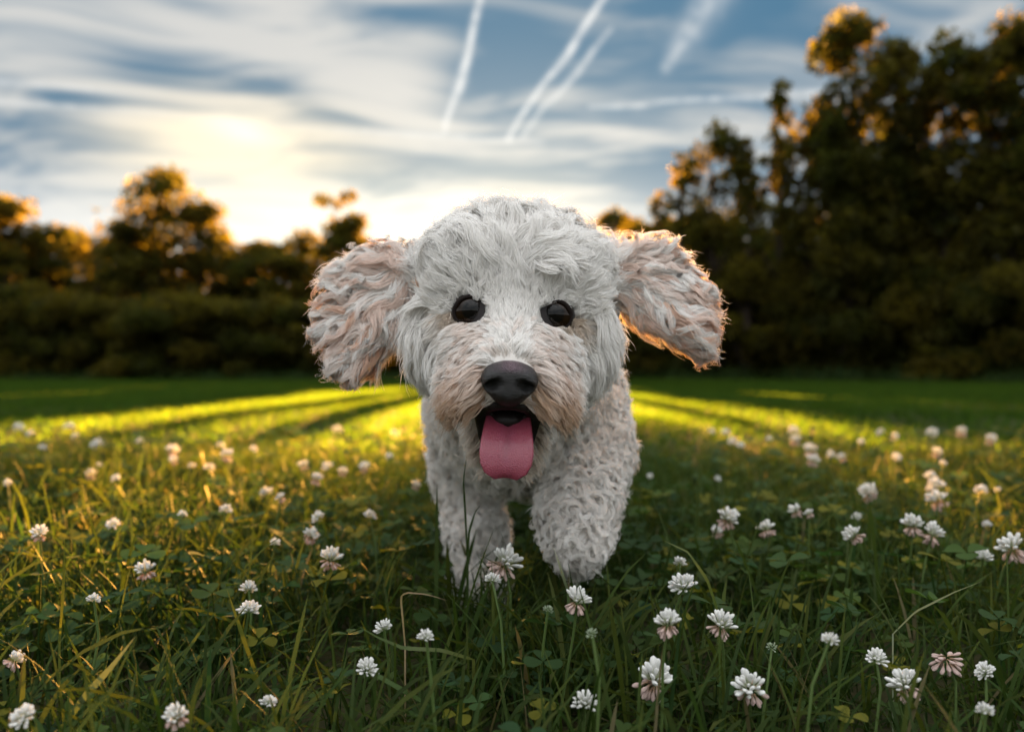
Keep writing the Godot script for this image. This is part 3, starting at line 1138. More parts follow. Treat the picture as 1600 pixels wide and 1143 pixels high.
func grow_lock(b: MB, root: Vector3, n: Vector3, c: Dictionary, r: RandomNumberGenerator) -> void:
	var steps: int = 8 if c.amp > 0.0035 else (5 if c.len < 0.012 else 7)
	var flow: Vector3 = c.flow
	var ds: float = c.len / steps
	var pts := PackedVector3Array([root])
	var nrm := PackedVector3Array([n])
	var pos := root
	var g := n
	var phase := r.randf() * TAU
	var spin := 1.0 if r.randf() < 0.5 else -1.0
	var lift0: float = clampf(c.lift * r.randf_range(0.55, 1.45), 0.05, 0.9)
	for k in steps:
		var t := float(k + 1) / steps
		var f := flow
		var fg := f.dot(g)
		if fg < 0.0:
			f -= g * fg
		else:
			f -= g * fg * (1.0 - c.keep)
		f = f.normalized()
		var lk := lift0 * (1.25 - 0.95 * t)
		pos += (f * (1.0 - lk) + g * lk).normalized() * ds
		var d := body_sdf(pos)
		var least := 0.0012 + 0.003 * t
		if d < least:
			pos += g * (least - d)
		elif d > c.high:
			pos -= g * (d - c.high) * 0.6
		g = body_normal(pos, body_sdf(pos)) if k % 2 == 0 else g
		pts.append(pos)
		nrm.append(g)
	# curl
	var rot: float = TAU * c.len / c.wave
	for k in range(1, pts.size()):
		var t := float(k) / steps
		var tang := (pts[k] - pts[k - 1]).normalized()
		var side := nrm[k].cross(tang).normalized()
		var amp: float = c.amp * smoothstep(0.0, 0.45, t)
		pts[k] += side * amp * sin(phase + spin * rot * t) + nrm[k] * amp * 0.55 * (1.0 + cos(phase + spin * rot * t))
	var eyes: bool = c.eyes
	if eyes:
		for k in range(1, pts.size()):
			pts[k] = clear_eyes(pts[k], 0.0121, root)
	var u0 := n.cross(Vector3(0.3, 0.9, 0.2)).normalized()
	var v0 := n.cross(u0)
	var np := pts.size()
	for kid in c.kids:
		var a := r.randf() * TAU
		var q: float = sqrt(r.randf()) * c.spread
		var off := (u0 * cos(a) + v0 * sin(a)) * q
		var stretch := r.randf_range(0.72, 1.05)
		var clump: float = c.clump * r.randf_range(0.7, 1.1)
		var fuzz: Vector3 = any_direction(r) * c.len * (0.05 if r.randf() < 0.9 else 0.22)
		var col: Color = c.col * r.randf_range(0.92, 1.06)
		var w0: float = c.width * r.randf_range(0.75, 1.3)
		var roll := r.randf_range(-0.7, 0.7)
		var first := b.v.size()
		var prev := Vector3.ZERO
		for k in np:
			var t := float(k) / (np - 1)
			# place along the lock
			var s := t * stretch * (np - 1)
			var s0 := mini(int(s), np - 2)
			var p: Vector3 = pts[s0].lerp(pts[s0 + 1], s - s0) + off * (1.0 - clump * smoothstep(0.05, 0.8, t)) + fuzz * t * t
			if eyes:
				p = clear_eyes(p, 0.0103, root)
			var tang: Vector3
			if k == 0:
				tang = (pts[1] - pts[0]).normalized()
			else:
				tang = (p - prev).normalized()
			prev = p
			var sn := nrm[s0]
			var w := sn.cross(tang).normalized().rotated(tang, roll)
			var fn := tang.cross(w)
			var shade_n := (fn * 0.88 + sn * 0.12).normalized()
			if k == np - 1:
				b.v.append(p)
				b.n.append(shade_n)
				b.c.append(col)
			else:
				var wk := w * w0 * (1.0 - 0.55 * t)
				b.v.append(p - wk)
				b.v.append(p + wk)
				b.n.append(shade_n)
				b.n.append(shade_n)
				b.c.append(col)
				b.c.append(col)
		for k in np - 2:
			var x := first + 2 * k
			b.i.append_array([x, x + 1, x + 3, x, x + 3, x + 2])
		var z := first + 2 * (np - 2)
		b.i.append_array([z, z + 1, z + 2])


func shape_ellipsoid(p: Vector3, c: Vector3, rad: Vector3) -> float:
	var q := (p - c) / rad
	var k := q.length()
	return (k - 1.0) * minf(rad.x, minf(rad.y, rad.z)) if k < 1e-4 else k * (k - 1.0) / (q / rad).length()


func smin(a: float, b: float, k: float) -> float:
	var m := maxf(k - absf(a - b), 0.0)
	return minf(a, b) - m * m / k * 0.25


func capsule(p: Vector3, a: Vector3, b: Vector3, ra: float, rb: float) -> float:
	var ab := b - a
	var h := clampf((p - a).dot(ab) / ab.length_squared(), 0.0, 1.0)
	return (p - a - ab * h).length() - lerpf(ra, rb, h)


func nose_sdf(p: Vector3) -> float:
	var d := shape_ellipsoid(p, Vector3(0, 0.0040, -0.001), Vector3(0.0172, 0.0108, 0.0118))
	d = smin(d, shape_ellipsoid(p, Vector3(0, -0.0060, -0.0015), Vector3(0.0112, 0.0092, 0.0108)), 0.008)
	for s in [-1.0, 1.0]:
		d = smin(d, shape_ellipsoid(p, Vector3(0.0105 * s, 0.001, 0.001), Vector3(0.0068, 0.0075, 0.0088)), 0.005)
		var hole := capsule(p, Vector3(0.0066 * s, -0.0022, 0.0125), Vector3(0.0125 * s, -0.0030, 0.0050), 0.0042, 0.0030)
		d = -smin(-d, hole, 0.002)
	var cut := capsule(p, Vector3(0, 0.0, 0.0118), Vector3(0, -0.016, 0.0086), 0.0008, 0.0012)
	return -smin(-d, cut, 0.0015)


func mouth_sdf(p: Vector3) -> float:
	var d := shape_ellipsoid(p, Vector3(0, -0.0845, 0.052), Vector3(0.0190, 0.0120, 0.026))
	d = smin(d, capsule(p, Vector3(-0.010, -0.0735, 0.0850), Vector3(0.010, -0.0735, 0.0850), 0.0036, 0.0036), 0.006)
	for s in [-1.0, 1.0]:
		d = smin(d, capsule(p, Vector3(0.010 * s, -0.0735, 0.0850), Vector3(0.0185 * s, -0.080, 0.068), 0.0036, 0.0040), 0.004)
		d = smin(d, capsule(p, Vector3(0.0190 * s, -0.082, 0.064), Vector3(0.0155 * s, -0.101, 0.061), 0.0040, 0.0028), 0.004)
	return d


func make_tongue() -> MB:
	var b := MB.new()
	var line := [Vector2(-0.084, 0.040), Vector2(-0.0805, 0.052), Vector2(-0.0815, 0.063), Vector2(-0.0862, 0.0715), Vector2(-0.0920, 0.0785), Vector2(-0.0985, 0.0838), Vector2(-0.1052, 0.0872), Vector2(-0.1115, 0.0888), Vector2(-0.1158, 0.0884), Vector2(-0.1188, 0.0864)]
	var half := [0.0135, 0.0140, 0.0145, 0.0152, 0.0162, 0.0172, 0.0177, 0.0168, 0.0138, 0.0078]
	var sides := 28
	for k in line.size():
		var t: Vector2 = (line[mini(k + 1, line.size() - 1)] - line[maxi(k - 1, 0)]).normalized()
		var up := Vector3(0, t.y, -t.x)     # the upper face, turned with the tongue
		if up.dot(Vector3(0, 1, 0)) < 0.0 and up.z < 0.0:
			up = -up
		for s in sides:
			var a := TAU * s / sides
			var x: float = cos(a) * half[k]
			var y: float = sin(a) * 0.0030
			var rel: float = x / half[k]
			if sin(a) > 0.0:
				y += 0.0042 * rel * rel - 0.0014 * exp(-rel * rel * 60.0) * (1.0 - smoothstep(5.0, 8.0, float(k)))
			b.v.append(Vector3(x + 0.0005, line[k].x, line[k].y) + up * y)
			b.c.append(Color(0.30, 0.056, 0.094).lerp(Color(0.25, 0.050, 0.08), exp(-rel * rel * 30.0) * (1.0 - smoothstep(5.0, 8.0, float(k)))))
	for k in line.size() - 1:
		for s in sides:
			var q0 := k * sides + s
			var q1 := k * sides + (s + 1) % sides
			b.i.append_array([q0, q1 + sides, q1, q0, q0 + sides, q1 + sides])
	var e := b.v.size()
	b.v.append(Vector3(0.0005, -0.1202, 0.0848))
	b.c.append(Color(0.32, 0.066, 0.105))
	for s in sides:
		b.i.append_array([e, (line.size() - 1) * sides + (s + 1) % sides, (line.size() - 1) * sides + s])
	smooth_normals(b)
	return b


func moved(b: MB, t: Transform3D) -> MB:
	for k in b.v.size():
		b.v[k] = t * b.v[k]
		b.n[k] = t.basis * b.n[k]
	return b


func make_dog() -> void:
	var r := rng_of(777)
	swirl = noise(41, 22.0, 2)
	make_skeleton()
	var at := Vector3(0.006, ground_y(0.0, -0.98), -0.98)
	var dog := base("dog", at)
	tag(dog, "white curly-coated dog running to the camera with ears flying and tongue out", "dog")
	var home := Transform3D(Basis(), -at)
	var skin := surface_nets(body_sdf, Vector3(-0.19, -0.01, -1.38), Vector3(0.19, 0.40, -0.55), 0.005, 0.008, true)
	# roots of the coat, spread over the skin
	var tufts := {"head_fur": MB.new(), "ear_fur": MB.new(), "far_ear_fur": MB.new(), "body_fur": MB.new(), "leg_fur": MB.new(), "tail_fur": MB.new()}
	var locks := 0
	for k in range(0, skin.i.size(), 3):
		var p0 := skin.v[skin.i[k]]
		var p1 := skin.v[skin.i[k + 1]]
		var p2 := skin.v[skin.i[k + 2]]
		var area := (p1 - p0).cross(p2 - p0).length() * 0.5 * 10000.0
		var mid := (p0 + p1 + p2) / 3.0
		var nn := (skin.n[skin.i[k]] + skin.n[skin.i[k + 1]] + skin.n[skin.i[k + 2]]).normalized()
		prune(mid, 0.035)
		body_sdf(mid)
		var region := near_region
		var dense: float = coat(mid, nn, region, r).dense
		var want := area * dense
		var count := int(want) + (1 if r.randf() < want - int(want) else 0)
		for j in count:
			var a := r.randf()
			var bb := r.randf()
			if a + bb > 1.0:
				a = 1.0 - a
				bb = 1.0 - bb
			var p := p0 + (p1 - p0) * a + (p2 - p0) * bb
			var c := coat(p, nn, region, r)
			if c.dense <= 0.0:
				continue
			var called: String = ["head_fur", "ear_fur", "body_fur", "leg_fur", "tail_fur"][region]
			if region == R_EAR and p.x > 0.0:
				called = "far_ear_fur"
			grow_lock(tufts[called], p, nn, c, r)
			locks += 1
	only(0, pa.size())
	# colour of the skin itself: dark round the eyes and lips, pinkish elsewhere
	for k in skin.v.size():
		var q := head_back * skin.v[k]
		var flat := minf(Vector2(q.x - EYE_L.x, q.y - EYE_L.y).length(), Vector2(q.x - EYE_R.x, q.y - EYE_R.y).length())
		var dark := (1.0 - smoothstep(0.0145, 0.0185, flat)) * smoothstep(0.01, 0.02, q.z)
		dark = maxf(dark, smoothstep(0.02, 0.03, q.z) * smoothstep(-0.070, -0.076, q.y))
		skin.c.append(Color(0.86, 0.82, 0.78).lerp(Color(0.022, 0.018, 0.018), dark))
	var skin_mat := mat(Color.WHITE, 0.6, 0.4, true)
	piece("body", moved(skin, home).mesh(), skin_mat, dog)
	var fur := mat(Color.WHITE, 0.55, 0.35, true, lin(0.9, 0.88, 0.85))
	for called in tufts:
		var o := piece("ear_fur" if called == "far_ear_fur" else called, moved(tufts[called], home).mesh(), fur, dog)
		if called != "far_ear_fur" and called != "ear_fur":
			o.set_meta("label", {"head_fur": "soft wavy white hair of the head, tan round the mouth", "body_fur": "white woolly coat of chest and back", "leg_fur": "tight white curls on the legs", "tail_fur": "white plume of the tail"}[called])
		else:
			o.set_meta("label", "long wavy ear hair in white, peach and orange")
	# eyes
	var eye_mat := mat(Color.WHITE, 0.05, 0.40, true)
	var lid_mat := mat(lin(0.020, 0.015, 0.014), 0.6, 0.2)
	for s in [-1.0, 1.0]:
		var spot := EYE_R if s > 0 else EYE_L
		var z := 0.075
		while z > 0.02 and body_sdf(hp(spot.x, spot.y, z)) > 0.0:
			z -= 0.0004
		var centre := Vector3(spot.x, spot.y, z - 0.0110)
		var ball := MB.new()
		for i in 33:
			var th := PI * i / 32.0
			for j in 40:
				var ph := TAU * j / 40.0
				var dd := Vector3(sin(th) * cos(ph), sin(th) * sin(ph), cos(th))
				ball.v.append(dd * (0.0150 + 0.0005 * exp(-th * th * 4.0)))
				var deg := rad_to_deg(th)
				var cc := Color(0.006, 0.005, 0.005).lerp(Color(0.016, 0.010, 0.007), smoothstep(24.0, 28.0, deg))
				ball.c.append(cc.lerp(Color(0.012, 0.009, 0.008), smoothstep(46.0, 52.0, deg)))
		for i in 32:
			for j in 40:
				var q0 := i * 40 + j
				var q1 := i * 40 + (j + 1) % 40
				ball.i.append_array([q0, q1, q1 + 40, q0, q1 + 40, q0 + 40])
		smooth_normals(ball)
		var o := piece("eye", ball.mesh(), eye_mat, dog)
		o.position = hp(centre.x, centre.y, centre.z) - at
		var ring := MB.new()
		var line := []
		var thick := []
		for k in 33:
			var a := TAU * k / 32.0
			var c := cos(a)
			var si := sin(a)
			var wide: float = 0.0118 + (0.0012 if c * s < -0.8 else 0.0)
			var x := c * wide
			var y: float = si * (0.0094 if si > 0 else 0.0108) - 0.0014 * c * c * s * c
			var zz := sqrt(maxf(0.0154 * 0.0154 - x * x - y * y, 0.00001))
			line.append(hp(centre.x + x, centre.y + y, centre.z + zz + (0.0006 if si > 0.2 else -0.0004)))
			thick.append(0.0014 if si > 0 else 0.0010)
		ring.tube(line, thick, 8, Color.WHITE)
		ring.c.clear()
		piece("eyelid", moved(ring, home).mesh(), lid_mat, o).transform = o.transform.affine_inverse()
	# nose
	var nb := surface_nets(nose_sdf, Vector3(-0.021, -0.020, -0.016), Vector3(0.021, 0.019, 0.016), 0.0011, 0.003)
	var grain := noise(71, 900.0, 2)
	for k in nb.v.size():
		var p := nb.v[k]
		var pink := exp(-pow((p.x - 0.001) / 0.0075, 2.0)) * smoothstep(0.0045, 0.0085, p.y) * (0.8 + 0.5 * grain.get_noise_3d(p.x, p.y, p.z))
		nb.c.append(Color(0.015, 0.013, 0.014).lerp(Color(0.105, 0.060, 0.078), clampf(pink, 0, 1)))
	var nose_mat := mat(Color.WHITE, 0.27, 0.5, true)
	var pores := NoiseTexture2D.new()
	pores.width = 256
	pores.height = 256
	pores.seamless = true
	pores.noise = noise(72, 0.06, 2)
	nose_mat.heightmap_enabled = true
	nose_mat.heightmap_texture = pores
	nose_mat.heightmap_scale = 0.1
	nose_mat.uv1_triplanar = true
	nose_mat.uv1_scale = Vector3(60, 60, 60)
	var nose_at := head * Transform3D(Basis(Vector3(1, 0, 0), -0.12), Vector3(0.0, -0.0590, 0.0965))
	piece("nose", moved(nb, home * nose_at).mesh(), nose_mat, dog)
	# mouth and tongue
	var mb := surface_nets(mouth_sdf, Vector3(-0.03, -0.115, 0.02), Vector3(0.03, -0.066, 0.098), 0.0018, 0.005)
	piece("mouth", moved(mb, home * head).mesh(), mat(lin(0.014, 0.010, 0.010), 0.45, 0.4), dog)
	var tongue_mat := mat(Color.WHITE, 0.3, 0.5, true)
	tongue_mat.clearcoat_enabled = true
	tongue_mat.clearcoat = 0.35
	tongue_mat.clearcoat_roughness = 0.12
	tongue_mat.subsurf_scatter_enabled = true
	tongue_mat.subsurf_scatter_strength = 0.15
	tongue_mat.heightmap_enabled = true
	tongue_mat.heightmap_texture = pores
	tongue_mat.heightmap_scale = 0.06
	tongue_mat.uv1_triplanar = true
	tongue_mat.uv1_scale = Vector3(50, 50, 50)
	piece("tongue", moved(make_tongue(), home * head).mesh(), tongue_mat, dog)


# ---------------------------------------------------------------- clover
func leaflet(b: MB, at: Vector3, along: Vector3, up: Vector3, size: float, fold: float, col: Color, pale: Color) -> void:
	var side := along.cross(up).normalized()
	var half := [[0.0, 0.02], [0.16, 0.20], [0.34, 0.40], [0.46, 0.62], [0.46, 0.80], [0.32, 0.95], [0.10, 1.0]]
	for s in [-1.0, 1.0]:
		var first := b.v.size()
		var fn: Vector3 = (up - side * s * fold).normalized()
		for k in half.size():
			var w: float = half[k][0] * size
			var l: float = half[k][1] * size
			var drop: Vector3 = up * (-0.18 * size * (half[k][1] - 0.4) * (half[k][1] - 0.4))
			b.v.append(at + along * (l if k < 6 else l * 0.94) + drop)
			b.v.append(at + along * l + side * s * w + up * w * fold + drop)
			b.n.append(up); b.n.append(fn)
			b.c.append(pale if k in [2, 3] else col)
			b.c.append(col)
		for k in half.size() - 1:
			var q := first + 2 * k
			if s > 0.0:
				b.i.append_array([q, q + 2, q + 1, q + 1, q + 2, q + 3])
			else:
				b.i.append_array([q, q + 1, q + 2, q + 1, q + 3, q + 2])


# [stalk, leaflet, leaflet, leaflet]
func clover_leaf_parts(r: RandomNumberGenerator, height: float) -> Array:
	var lean := Vector3(r.randf_range(-0.4, 0.4), 1.0, r.randf_range(-0.4, 0.4)).normalized()
	var top := lean * height
	var b := MB.new()
	b.tube([Vector3.ZERO, lean * height * 0.5 + Vector3(r.randf_range(-0.005, 0.005), 0, r.randf_range(-0.005, 0.005)), top], [0.0008, 0.0007, 0.0006], 4, Color(0.75, 0.9, 0.7))
	var parts := [b.mesh()]
	var up := Vector3(r.randf_range(-0.5, 0.5), 1.0, r.randf_range(-0.5, 0.5)).normalized()
	var turn := r.randf() * TAU
	var size := r.randf_range(0.012, 0.0165)
	for k in 3:
		var a := turn + TAU * k / 3.0 + r.randf_range(-0.2, 0.2)
		var along := Vector3(cos(a), r.randf_range(-0.1, 0.45), sin(a))
		along = (along - up * along.dot(up) * 0.8).normalized()
		var u := (up - along * up.dot(along)).normalized()
		var l := MB.new()
		leaflet(l, top, along, u, size * r.randf_range(0.85, 1.1), r.randf_range(0.1, 0.5), Color(1, 1, 1), Color(1.35, 1.3, 1.25))
		parts.append(l.mesh())
	return parts


func clover_tint(r: RandomNumberGenerator) -> Color:
	var t := r.randf()
	if t < 0.16:
		return Color(0.15, 0.15, 0.018) * r.randf_range(0.8, 1.15)
	return Color(0.030, 0.068, 0.026).lerp(Color(0.060, 0.098, 0.020), r.randf()) * r.randf_range(0.8, 1.2)


func make_clover_leaves() -> void:
	var r := rng_of(404)
	var m := mat(Color.WHITE, 0.7, 0.25, true, lin(0.8, 0.85, 0.45))
	var variants := []
	var places := []
	var tints := []
	var split := []
	var tinted := {}
	var single := 0
	for k in 9:
		var parts := clover_leaf_parts(r, [0.030, 0.040, 0.048, 0.055, 0.062, 0.070, 0.036, 0.052, 0.078][k])
		split.append(parts)
		var whole := MB.new()
		for q in parts:
			add_into(whole, q, Transform3D())
		variants.append(whole.mesh())
		places.append([])
		tints.append([])
	var d := 0.38
	while d < 2.4:
		var band := 0.03 + 0.01 * d
		var half := 0.62 * d + 0.4
		var count := int(2.0 * half * band * (2000.0 if d < 1.3 else 1000.0))
		for k in count:
			var x := r.randf_range(-half, half)
			var z := -(d + r.randf() * band)
			var patch := 0.5 + 0.5 * sin(x * 5.1 + 1.0) * sin(z * 4.3 + 0.4) + 0.35 * sin(x * 13.0 + z * 9.0)
			if r.randf() > 0.35 + 0.75 * patch:
				continue
			var s := r.randf_range(0.8, 1.2)
			if d < 0.6:
				s *= 0.72
			var v := r.randi() % variants.size()
			var where := Transform3D(Basis(Vector3.UP, r.randf() * TAU).scaled(Vector3(s, s, s)), Vector3(x, ground_y(x, z) - 0.002, z))
			var tint := clover_tint(r)
			var yellow := tint.r > 0.1
			# the leaves that show largest are things of their own, with their leaflets
			if d > 0.44 and d < 0.85 and absf(x) < 0.56 * d and v in [3, 4, 5, 7, 8] and single < 220 and (yellow or r.randf() < 0.5):
				single += 1
				var shade := Color(snappedf(tint.r, 0.012), snappedf(tint.g, 0.012), snappedf(tint.b, 0.006))
				if not tinted.has(shade):
					tinted[shade] = mat(lin(shade.r, shade.g, shade.b), 0.7, 0.25, true, lin(0.8, 0.85, 0.45))
				var o := base("clover_leaf", where.origin)
				o.basis = where.basis
				for q in 4:
					piece("stalk" if q == 0 else "leaflet", split[v][q], tinted[shade], o)
				tag(o, "yellowing three-part clover leaf among dark grass in front of the dog" if yellow else "green three-part clover leaf standing in the grass in front of the dog", "clover leaf", "yellowing clover leaves before the dog" if yellow else "green clover leaves before the dog")
				continue
			places[v].append(where)
			tints[v].append(tint)
		d += band
	for k in variants.size():
		tag(copies("clover_leaves", variants[k], m, places[k], tints[k]), "three-lobed green clover leaves carpeting the ground under the grass", "clover", "clover carpet", "stuff")


func floret_mesh(length: float, width: float, white: Color, foot: Color) -> ArrayMesh:
	# a folded pea-flower petal along +y
	var b := MB.new()
	var rows := [[0.0, 0.16], [0.25, 0.30], [0.5, 0.62], [0.75, 0.95], [0.92, 0.70], [1.0, 0.12]]
	var sides := 6
	for k in rows.size():
		for s in sides:
			var a := TAU * s / sides
			var w: float = width * 0.5 * rows[k][1]
			var open: float = rows[k][0]
			b.v.append(Vector3(cos(a) * w, rows[k][0] * length, sin(a) * w * 0.62 + 0.10 * length * open * open))
			b.c.append(foot.lerp(white, smoothstep(0.15, 0.55, open)))
	for k in rows.size() - 1:
		for s in sides:
			var q0 := k * sides + s
			var q1 := k * sides + (s + 1) % sides
			b.i.append_array([q0, q0 + sides, q1 + sides, q0, q1 + sides, q1])
	var e := b.v.size()
	b.v.append(Vector3(0, length * 1.01, 0.1 * length))
	b.c.append(white)
	for s in sides:
		b.i.append_array([e, (rows.size() - 1) * sides + (s + 1) % sides, (rows.size() - 1) * sides + s])
	smooth_normals(b)
	return b.mesh()


# where each floret of a head sits: [transform, old?]
func head_plan(kind: String, radius: float, r: RandomNumberGenerator) -> Array:
	var plan := []
	var total: int = {"fresh": 40, "half": 44, "wilted": 30, "bud": 26}[kind]
	for k in total:
		var t := (k + 0.5) / total
		var polar := acos(1.0 - t * (1.45 if kind != "half" else 1.75))
		var a := k * 2.39996 + r.randf_range(-0.2, 0.2)
		var out := Vector3(sin(polar) * cos(a), cos(polar), sin(polar) * sin(a))
		var old := (kind == "half" and t > 0.58 + 0.14 * sin(a)) or kind == "wilted"
		var aim := (out + Vector3(0, 0.55, 0)).normalized() if not old else (out * 0.8 + Vector3(0, -0.55 - 0.3 * r.randf(), 0)).normalized()
		aim = (aim + any_direction(r) * (0.12 if not old else 0.3)).normalized()
		var x := aim.cross(out if absf(aim.dot(out)) < 0.98 else Vector3(0.7, 0.1, 0.7)).normalized()
		var basis := Basis(x, aim, x.cross(aim))
		var s := radius / 0.010 * r.randf_range(0.7, 1.2) * (0.72 if kind == "bud" else 1.0) * (0.9 if old else 1.0)
		plan.append([Transform3D(basis.scaled_local(Vector3(s, s, s)), out * radius * 0.28 + Vector3(0, -0.1 * radius, 0)), old])
	return plan


var floret_white: ArrayMesh
var floret_old: ArrayMesh
var floret_green: ArrayMesh


func add_into(b: MB, m: ArrayMesh, t: Transform3D) -> void:
	var a := m.surface_get_arrays(0)
	var first := b.v.size()
	for p in a[Mesh.ARRAY_VERTEX]:
		b.v.append(t * p)
	for p in a[Mesh.ARRAY_NORMAL]:
		b.n.append((t.basis * p).normalized())
	b.c.append_array(a[Mesh.ARRAY_COLOR])
	for q in a[Mesh.ARRAY_INDEX]:
		b.i.append(q + first)


func make_clover_flowers() -> void:
	var r := rng_of(505)
	var petal := mat(Color.WHITE, 0.6, 0.3, true, lin(0.5, 0.5, 0.48))
	var stem_mat := mat(lin(0.085, 0.135, 0.035), 0.5, 0.4)
	floret_white = floret_mesh(0.0085, 0.0036, Color(0.84, 0.84, 0.82), Color(0.55, 0.60, 0.38))
	floret_old = floret_mesh(0.0080, 0.0032, Color(0.62, 0.47, 0.42), Color(0.42, 0.27, 0.17))
	floret_green = floret_mesh(0.0080, 0.0030, Color(0.42, 0.50, 0.36), Color(0.16, 0.24, 0.08))
	# pixel of the head's middle, its width in pixels, state; a label of its own where it can be told apart
	var list := [
		[789, 878, 52, "half", "tall white clover flower with drooping lower florets right before the dog's paws"],
		[769, 905, 24, "fresh", "small white clover flower tucked under the tall one before the dog's paws"],
		[902, 939, 42, "half", "white clover flower with pink lower florets below the dog's lifted paw"],
		[1067, 916, 42, "fresh", "round fully white clover flower on a bare thin stem"],
		[1478, 1029, 58, "wilted", "withered brown clover flower with hanging florets"],
		[1022, 1062, 62, "half", "largest open clover flower, cream florets spread around a yellow-green middle"],
		[1172, 1074, 58, "half", "large white clover flower with rosy florets hanging under a full white cap"],
		[1414, 1070, 52, "half", "white clover flower with a cleft cap beside the withered brown one"],
		[517, 873, 38, "half", "white clover flower with pale pink skirt above yellow-green clover leaves"],
		[1581, 856, 46, "half", "spiky white clover flower with mauve hanging florets"],
		[1464, 781, 40, "half", "lower of two stacked clover flowers, pinkish skirt spread wide"],
		[1462, 760, 34, "fresh", "upper of two stacked clover flowers, full white cap"],
		[925, 990, 18, "bud", "closed green clover bud under the flower below the dog's lifted paw"],
		[1206, 1011, 18, "bud", "closed green clover bud among long grass blades"],
		[228, 891, 32, "half"], [389, 920, 26, "fresh", "smaller white clover flower right above its twin on one grass clump"],
		[389, 953, 33, "fresh", "larger white clover flower right below its twin on one grass clump"],
		[1043, 974, 46, "half"], [1126, 976, 46, "half"], [1334, 836, 32, "half"], [1426, 820, 34, "half", "white clover flower touching its pinker neighbour, fuller cap"],
		[1457, 834, 36, "half", "clover flower with pinker skirt touching its fuller white neighbour"], [1536, 871, 28, "fresh"], [1137, 811, 36, "half"], [1198, 826, 28, "half"],
		[62, 833, 27, "half"], [275, 1119, 40, "half"], [36, 1120, 36, "fresh"], [23, 1031, 30, "half"], [573, 1045, 34, "fresh"], [914, 1098, 38, "fresh"],
		[600, 981, 28, "fresh"], [666, 995, 25, "fresh"], [1369, 1029, 32, "fresh"], [1540, 1049, 30, "fresh"], [1540, 1111, 25, "fresh"], [1296, 1000, 26, "fresh"],
		[487, 837, 26, "half"], [147, 937, 20, "fresh"], [419, 1097, 18, "fresh"], [177, 819, 20, "fresh"], [497, 808, 20, "fresh"], [430, 848, 14, "fresh"],
		[856, 953, 16, "bud"], [578, 806, 20, "fresh"], [1120, 830, 20, "half"], [1062, 879, 20, "fresh"], [1339, 807, 14, "fresh"], [1542, 820, 14, "fresh"],
		[29, 668, 20, "fresh"], [108, 667, 18, "fresh"], [47, 678, 14, "fresh"], [118, 682, 13, "fresh"], [153, 696, 30, "fresh"], [142, 741, 22, "half"],
		[181, 748, 18, "fresh"], [270, 704, 24, "half"], [271, 719, 18, "half"], [300, 728, 14, "fresh"], [326, 731, 20, "fresh"], [355, 711, 26, "half"],
		[219, 689, 14, "fresh"], [527, 672, 18, "fresh"], [617, 678, 16, "fresh"], [569, 729, 22, "half"], [495, 748, 24, "half"], [512, 729, 20, "fresh"],
		[536, 737, 18, "half"], [474, 727, 20, "half"], [417, 770, 20, "fresh"], [439, 777, 16, "half"], [353, 797, 20, "fresh"], [285, 803, 13, "fresh"],
		[650, 758, 18, "half"], [345, 696, 14, "fresh"], [396, 702, 14, "fresh"], [155, 727, 13, "fresh"], [12, 754, 14, "fresh"], [608, 713, 14, "fresh"],
		[987, 734, 17, "half"], [1015, 744, 11, "fresh"], [1121, 748, 10, "fresh"], [1111, 674, 12, "fresh"], [1134, 676, 16, "fresh"], [1144, 690, 17, "fresh"],
		[1157, 696, 15, "fresh"], [1202, 686, 12, "fresh"], [1239, 674, 20, "fresh"], [1243, 688, 22, "half"], [1266, 703, 27, "half"], [1270, 719, 24, "half"],
		[1297, 711, 18, "fresh"], [1316, 715, 18, "half"], [1376, 676, 16, "fresh"], [1398, 682, 16, "half"], [1456, 676, 20, "fresh"], [1502, 675, 22, "half"],
		[1548, 686, 20, "half"], [1400, 715, 18, "fresh"], [1464, 707, 20, "half"], [1473, 724, 14, "fresh"], [1454, 744, 20, "fresh"], [1357, 769, 30, "half"],
		[1533, 767, 20, "fresh"], [1559, 765, 10, "fresh"], [1243, 798, 22, "half"], [1264, 802, 16, "half"], [1345, 690, 12, "fresh"], [66, 700, 14, "fresh"],
	]
	for f in list:
		var px: float = f[0]
		var py: float = f[1]
		var size: float = f[2]
		var kind: String = f[3]
		# the head stands 7 to 11 cm above the ground, so the pixel gives the distance
		var tall := r.randf_range(0.072, 0.105)
		if py > 1000.0:
			tall = r.randf_range(0.055, 0.075)
		var depth: float = (EYE.y - tall) * 1380.0 / (py - 571.5)
		depth = minf(depth, 3.0)
		var at := at_pixel(px, py, depth)
		var radius: float = clampf(size * (0.5 if py > 760.0 else 0.42) * depth / 1380.0, 0.0045, 0.0135)
		var root := Vector3(at.x + r.randf_range(-0.02, 0.02), 0, at.z - r.randf_range(-0.01, 0.025))
		root.y = ground_y(root.x, root.z)
		var o := base("clover_flower", root)
		var near := size >= 25.0
		var top := at - root
		var st := MB.new()
		var bend := Vector3(r.randf_range(-0.006, 0.006), 0, r.randf_range(-0.006, 0.006))
		st.tube([Vector3(0, -0.005, 0), top * 0.35 + bend, top * 0.75 + bend, top - Vector3(0, radius * 0.1, 0)], [0.0011, 0.0010, 0.0009, 0.0008], 6, Color.WHITE)
		st.c.clear()
		piece("stem", st.mesh(), stem_mat, o)
		var tilt := Basis.from_euler(Vector3(r.randf_range(-0.5, 0.5), r.randf() * TAU, r.randf_range(-0.5, 0.5)))
		var plan := head_plan(kind, radius, r)
